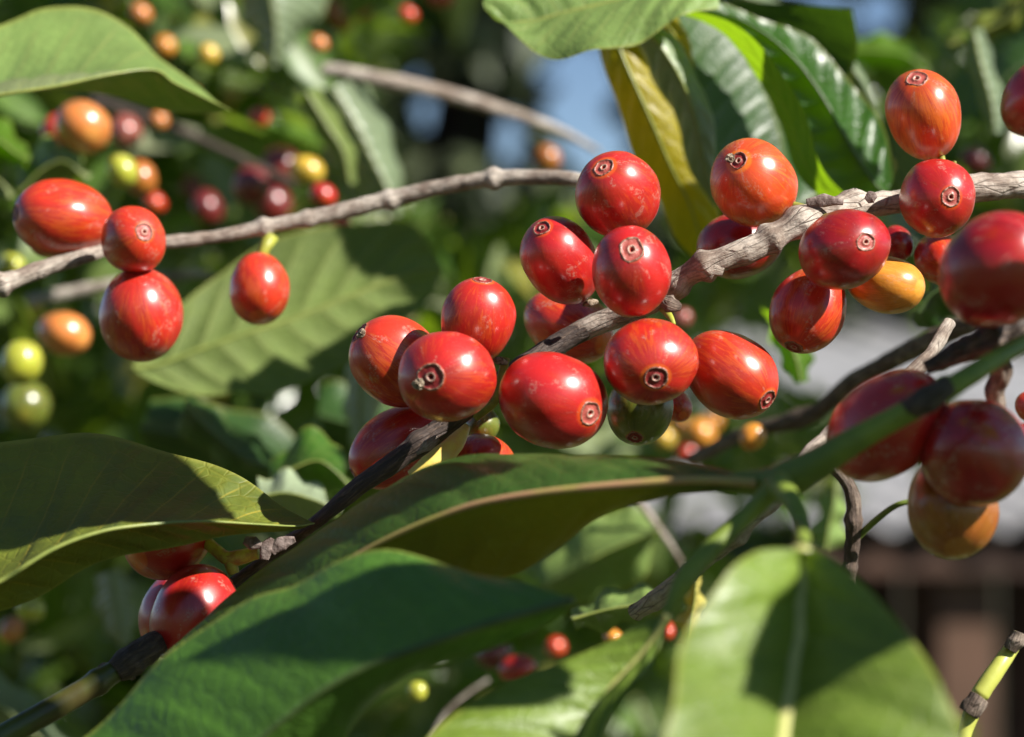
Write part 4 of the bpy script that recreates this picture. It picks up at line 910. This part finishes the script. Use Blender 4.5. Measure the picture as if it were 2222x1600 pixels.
# blurred background cherries
BG = 'blurred cherries in the background'
for lab, x, y, d, h, wd, ox, oy, mt in [
    ('round orange cherry blurred under the pale corner leaf', 180, 275, .50, 62, 56, 30, 20, 'tan'),
    ('reddish blurred cherry touching the left of the round orange one', 128, 280, .53, 34, 40, 10, 20, 'redorange'),
    ('pinkish red blurred cherry right of the round orange one', 272, 285, .60, 42, 34, 10, 20, 'maroon_lit'),
    ('yellow green blurred cherry above the large left oval cherry', 266, 370, .50, 38, 33, 10, 20, 'lime'),
    ('orange brown blurred cherry behind the yellow green one', 305, 385, .53, 46, 36, 10, 20, 'tan_dark'),
    ('yellow blurred cherry in the upper left third', 664, 370, .56, 40, 32, 30, 8, 'yellow'),
    ('small red blurred cherry under the yellow one, on the whitish branch', 700, 424, .52, 32, 26, 10, 8, 'red_plain'),
    ('dark maroon blurred cherry left of the yellow one', 610, 360, .62, 44, 40, 10, 8, 'maroon'),
    ('maroon blurred cherry with a dull highlight above the whitish branch', 546, 402, .58, 44, 42, 10, 20, 'maroon'),
    ('darkest maroon blurred cherry just above the whitish branch', 590, 440, .62, 44, 42, 10, 20, 'maroon'),
    ('deep red blurred cherry low left of the maroon ones', 450, 450, .62, 40, 34, 10, 20, 'maroon'),
    ('orange red cherry tip below the whitish branch', 738, 484, .50, 26, 18, 20, 6, 'redorange'),
    ('orange pointed cherry blurred left of the deep red cherry', 138, 724, .50, 58, 48, 50, 14, 'tan'),
    ('yellow green cherry with a brown scar at the left edge', 48, 786, .48, 50, 46, -10, 20, 'lime'),
    ('dark green blurred cherry below the yellow green one', 55, 880, .54, 56, 54, 10, 20, 'green'),
    ('yellow green cherry blurred at the left end of the branch', 24, 574, .52, 36, 24, 20, 5, 'lime'),
    ('brown orange blurred cherry against the sky gap above the middle cluster', 1186, 344, .62, 31, 29, 10, 5, 'tan_dark'),
    ('faint red cherry behind the top leaves, left of centre', 735, 35, .70, 36, 30, 10, 20, 'tan_dark'),
    ('orange blurred cherry at the top edge', 430, 8, .70, 30, 26, 10, 20, 'tan_dark'),
    ('dark red cherry cut by the top edge', 955, -8, .66, 40, 24, 20, 5, 'red_plain'),
    ('second faint red cherry by the top edge', 780, 10, .72, 30, 26, 10, 20, 'redorange'),
    ('bright red blurred cherry at the bottom centre', 1122, 1452, .47, 42, 32, 34, -6, 'red_plain'),
    ('dark red blurred cherry beside the bright red bottom one', 1068, 1418, .52, 42, 34, 20, -6, 'maroon'),
    ('small brown red blurred cherry right of the bottom red ones', 1205, 1405, .56, 22, 22, 10, -6, 'redorange'),
    ('orange red cherry sliver by the broad bottom right leaf', 1448, 1368, .47, 24, 16, 0, 10, 'redorange'),
    ('yellow green bud behind the lower left leaf edge', 66, 1318, .48, 34, 30, 10, 10, 'lime'),
    ('pale beige bud below the yellow green one', 26, 1366, .52, 26, 30, 10, 10, 'tan'),
    ('golden blurred cherry behind the green unripe one', 1520, 940, .62, 34, 30, 10, 10, 'amber'),
    ('orange blurred cherry among the golden ones low at centre right', 1470, 925, .64, 30, 28, 10, 10, 'amber'),
    ('pinkish orange blurred cherry above the centre leaf', 1490, 985, .62, 26, 26, 10, 10, 'redorange'),
    ('golden blurred cherry apart to the right of the group', 1632, 948, .445, 28, 32, 10, 10, 'amber'),
    ('tan blurred cherry between the golden ones', 1535, 970, .66, 22, 22, 10, 10, 'tan'),
    ('small yellow blurred cherry level with the tip of the pale corner leaf', 505, 215, .75, 30, 28, 10, 10, 'yellow'),
    ('olive yellow blurred cherry between the brown twig and the pale leaf', 508, 302, .70, 34, 32, 10, 10, 'lime'),
    ('tiny yellow blurred cherry left of the maroon ones', 486, 384, .75, 26, 24, 10, 10, 'yellow'),
    ('pale pinkish blurred bud high between the two grey leaves', 565, 205, .80, 28, 26, 10, 10, 'maroon_lit'),
    ('pale golden blurred cherry above the pinkish bud', 370, 60, .85, 40, 34, 10, 10, 'tan'),
    ('dusky red blurred cherry low between the yellow leaf and the branch', 640, 470, .70, 32, 28, 10, 10, 'maroon'),
    ('dim red blurred cherry behind the small round orange cherry', 420, 410, .70, 30, 26, 10, 10, 'maroon'),
    ('dark red cherry touching the top edge, centre left', 690, -4, .70, 30, 26, 10, 10, 'maroon'),
    ('pinkish cherry under the yellow stalk beside the front middle cherry', 1480, 690, .55, 20, 22, 10, 10, 'maroon_lit'),
    ('olive blurred cherry sunk in shadow at the left edge', 120, 960, .60, 30, 26, 10, 10, 'green'),
    ('brightest golden blurred cherry hugging the green unripe one', 1440, 950, .60, 26, 24, 10, 10, 'yellow'),
    ('small amber blurred cherry highest of the golden group', 1545, 915, .66, 22, 24, 10, 10, 'amber'),
    ('dull red blurred cherry behind the right edge branch', 2115, 350, .60, 36, 30, 10, 10, 'maroon'),
]:
    cherry(lab, x, y, d, h, wd, ox, oy, mt, scar=False, res=0.5, group=BG)

r = random.Random(5)
for x, y, mt, lab in (
    (305, 30, 'tan', 'small tan blurred cherry just above the rounded top of the pale corner leaf'),
    (358, 100, 'amber', 'amber blurred cherry touching the upper edge of the pale corner leaf'),
    (452, 118, 'yellow', 'pale yellow blurred cherry left of the grey three cornered leaf'),
    (415, 205, 'amber', 'golden blurred cherry right above the tip of the pale corner leaf'),
    (563, 255, 'redorange', 'red orange blurred cherry below the point of the three cornered leaf'),
    (345, 262, 'tan', 'tan blurred cherry between the pinkish red one and the brown twig'),
    (335, 440, 'redorange', 'red orange blurred cherry just above the whitish branch, right of the small round cherry'),
    (690, 95, 'tan', 'tan blurred cherry right of the grey three cornered leaf, above the brown twig'),
    (885, 32, 'redorange', 'red orange blurred cherry near the top edge left of the pale crinkled leaf'),
    (1330, 1385, 'amber', 'amber blurred cherry above the narrow bottom leaf, right of the red ones'),
    (905, 1500, 'lime', 'yellow green blurred cherry under the lower edge of the big foreground leaf')):
    cherry(lab, x, y, r.uniform(.57, .61) if x < 1000 and y < 1000 else .45, r.uniform(21, 27), r.uniform(18, 23), 10, 6, mt, scar=False, res=0.5, group=BG)
# ---------------------------------------------------------------- small things on the branches
def pointed(name, label, pts, d, rad, mat, cat, flat=0.45, seed=0, bumpy=0.1):
    c = curve(pts, d, 40); rr = []
    for i in range(40):
        t = i / 39; x = t * (len(rad) - 1); k = min(int(x), len(rad) - 2); rr.append((rad[k] + (rad[k + 1] - rad[k]) * (x - k)) * K)
    t = tube_mesh(c, rr, 18, bumpy, seed, flat)
    o = mesh_obj(name, t[0], t[1], mat, uvs=t[2], loc=c[0]); tag(o, label, cat); return o
pointed('stipule', 'fleshy yellow stipule pointing down left beside the dark stem', [(1014, 925, .349), (985, 965, .344), (945, 1000, .342), (888, 1030, .341)], None, [8, 20, 24, 20, 7], M['stipule'], 'stipule', 0.5, 3)
pointed('stipule', 'green yellow stalk between the two front cherries of the lower cluster', [(1098, 776, .352), (1088, 820, .352), (1075, 870, .352), (1030, 905, .353)], None, [10, 10, 9, 12], M['stalk'], 'stalk', 0.9, 5)
pointed('dry_bract', 'curled brown bract on top of the stalk between the lower cherries', [(1064, 780, .351), (1080, 783, .350), (1100, 788, .351)], None, [5, 9, 4], M['crust'], 'bract', 0.8, 6, 0.7)
pointed('dry_bract', 'tiny tan bract on the shadowed cherry of the middle cluster', [(1266, 662, .356), (1280, 658, .355), (1296, 655, .356)], None, [4, 8, 4], M['crust'], 'bract', 0.8, 7, 0.7)
pointed('stipule', 'small yellow green stalk under the knot right of the front middle cherry', [(1440, 670, .355), (1455, 690, .352), (1462, 705, .351)], None, [10, 8, 5], M['stalk'], 'stalk', 0.8, 8)
pointed('fruit_stalk', 'lime green fruit stalk running to the brown node, lower left', [(440, 1168, .350), (470, 1195, .349), (500, 1212, .348), (560, 1200, .348)], None, [13, 14, 18, 14], M['stalk_scar'], 'stalk', 0.9, 9)
pointed('fruit_stalk', 'short forked stalk above the half shaded lower left cherry', [(500, 1205, .348), (502, 1225, .348), (508, 1245, .348)], None, [16, 15, 12], M['stalk_scar'], 'stalk', 0.9, 10)
pointed('fruit_stalk', 'tiny yellow stalk stub between the orange cherry and the pale branch', [(1722, 446, .3555), (1738, 450, .355), (1755, 456, .354)], None, [9, 9, 10], M['stalk'], 'stalk', 0.9, 41)
pointed('fruit_stalk', 'thin green stalk under the tall oval orange cherry', [(2040, 335, .362), (2046, 352, .361), (2052, 372, .361)], None, [9, 7, 8], M['stalk'], 'stalk', 0.9, 42)
pointed('fruit_stalk', 'small yellow green stalk tip above the round right cherry', [(2072, 350, .360), (2068, 368, .360), (2062, 390, .360)], None, [4, 8, 8], M['stalk'], 'stalk', 0.9, 43)
pointed('fruit_stalk', 'green stalk joining the crimson cherry to the branch bend', [(1790, 470, .352), (1800, 490, .351), (1812, 510, .350)], None, [11, 9, 9], M['stalk'], 'stalk', 0.9, 44)
for i, (lab, q) in enumerate([('upright brown stipule flake at the lower left node', [(575, 1215), (578, 1190), (590, 1168)]), ('upper left curled flake of the lower left node', [(530, 1172), (550, 1180), (570, 1186)]), ('widest brown flake against the yellow leaf tip', [(590, 1200), (612, 1180), (640, 1170)]),
        ('dark bract flake on the shaded lower left stem', [(262, 1418), (275, 1445), (290, 1475)]), ('thin greenish flake above the shaded lower left stem', [(208, 1464), (232, 1452), (255, 1446)]),
        ('dry grey flake at the branch fork near the crimson cherry', [(1750, 440), (1790, 436), (1830, 440)]), ('ragged pale flake hanging under the round right cherry branch', [(1880, 436), (1890, 428), (1902, 424)])]):
    pointed('stipule_flake', lab, q, (.342 if i < 5 else .352), [8, 15, 5], M['flake'], 'flake', 0.35, 20 + i, 0.5)
pointed('bark_knot', 'knobbly tan fruit scar on the pale branch, right of the middle cluster', [(1520, 570, .3503), (1545, 578, .3500), (1570, 586, .3503)], None, [12, 24, 14], M['bark'], 'bark knot', 0.35, 31, 0.5)
pointed('bark_knot', 'second fruit scar on the pale branch below the orange cherry', [(1590, 552, .3505), (1620, 550, .3500), (1652, 542, .3505)], None, [8, 16, 8], M['bark'], 'bark knot', 0.35, 32, 0.45)
pointed('bark_knot', 'crumbly brown knot where the branch dips behind the front middle cherry', [(1430, 650, .350), (1455, 662, .349), (1476, 668, .350)], None, [8, 20, 9], M['bark_mid'], 'bark knot', 0.6, 33, 0.9)
pointed('bark_knot', 'peeling bark spot on the dark stem beside the yellow stipule', [(905, 985, .346), (925, 970, .3455), (950, 950, .346)], None, [6, 13, 6], M['bark'], 'bark knot', 0.4, 34, 0.7)
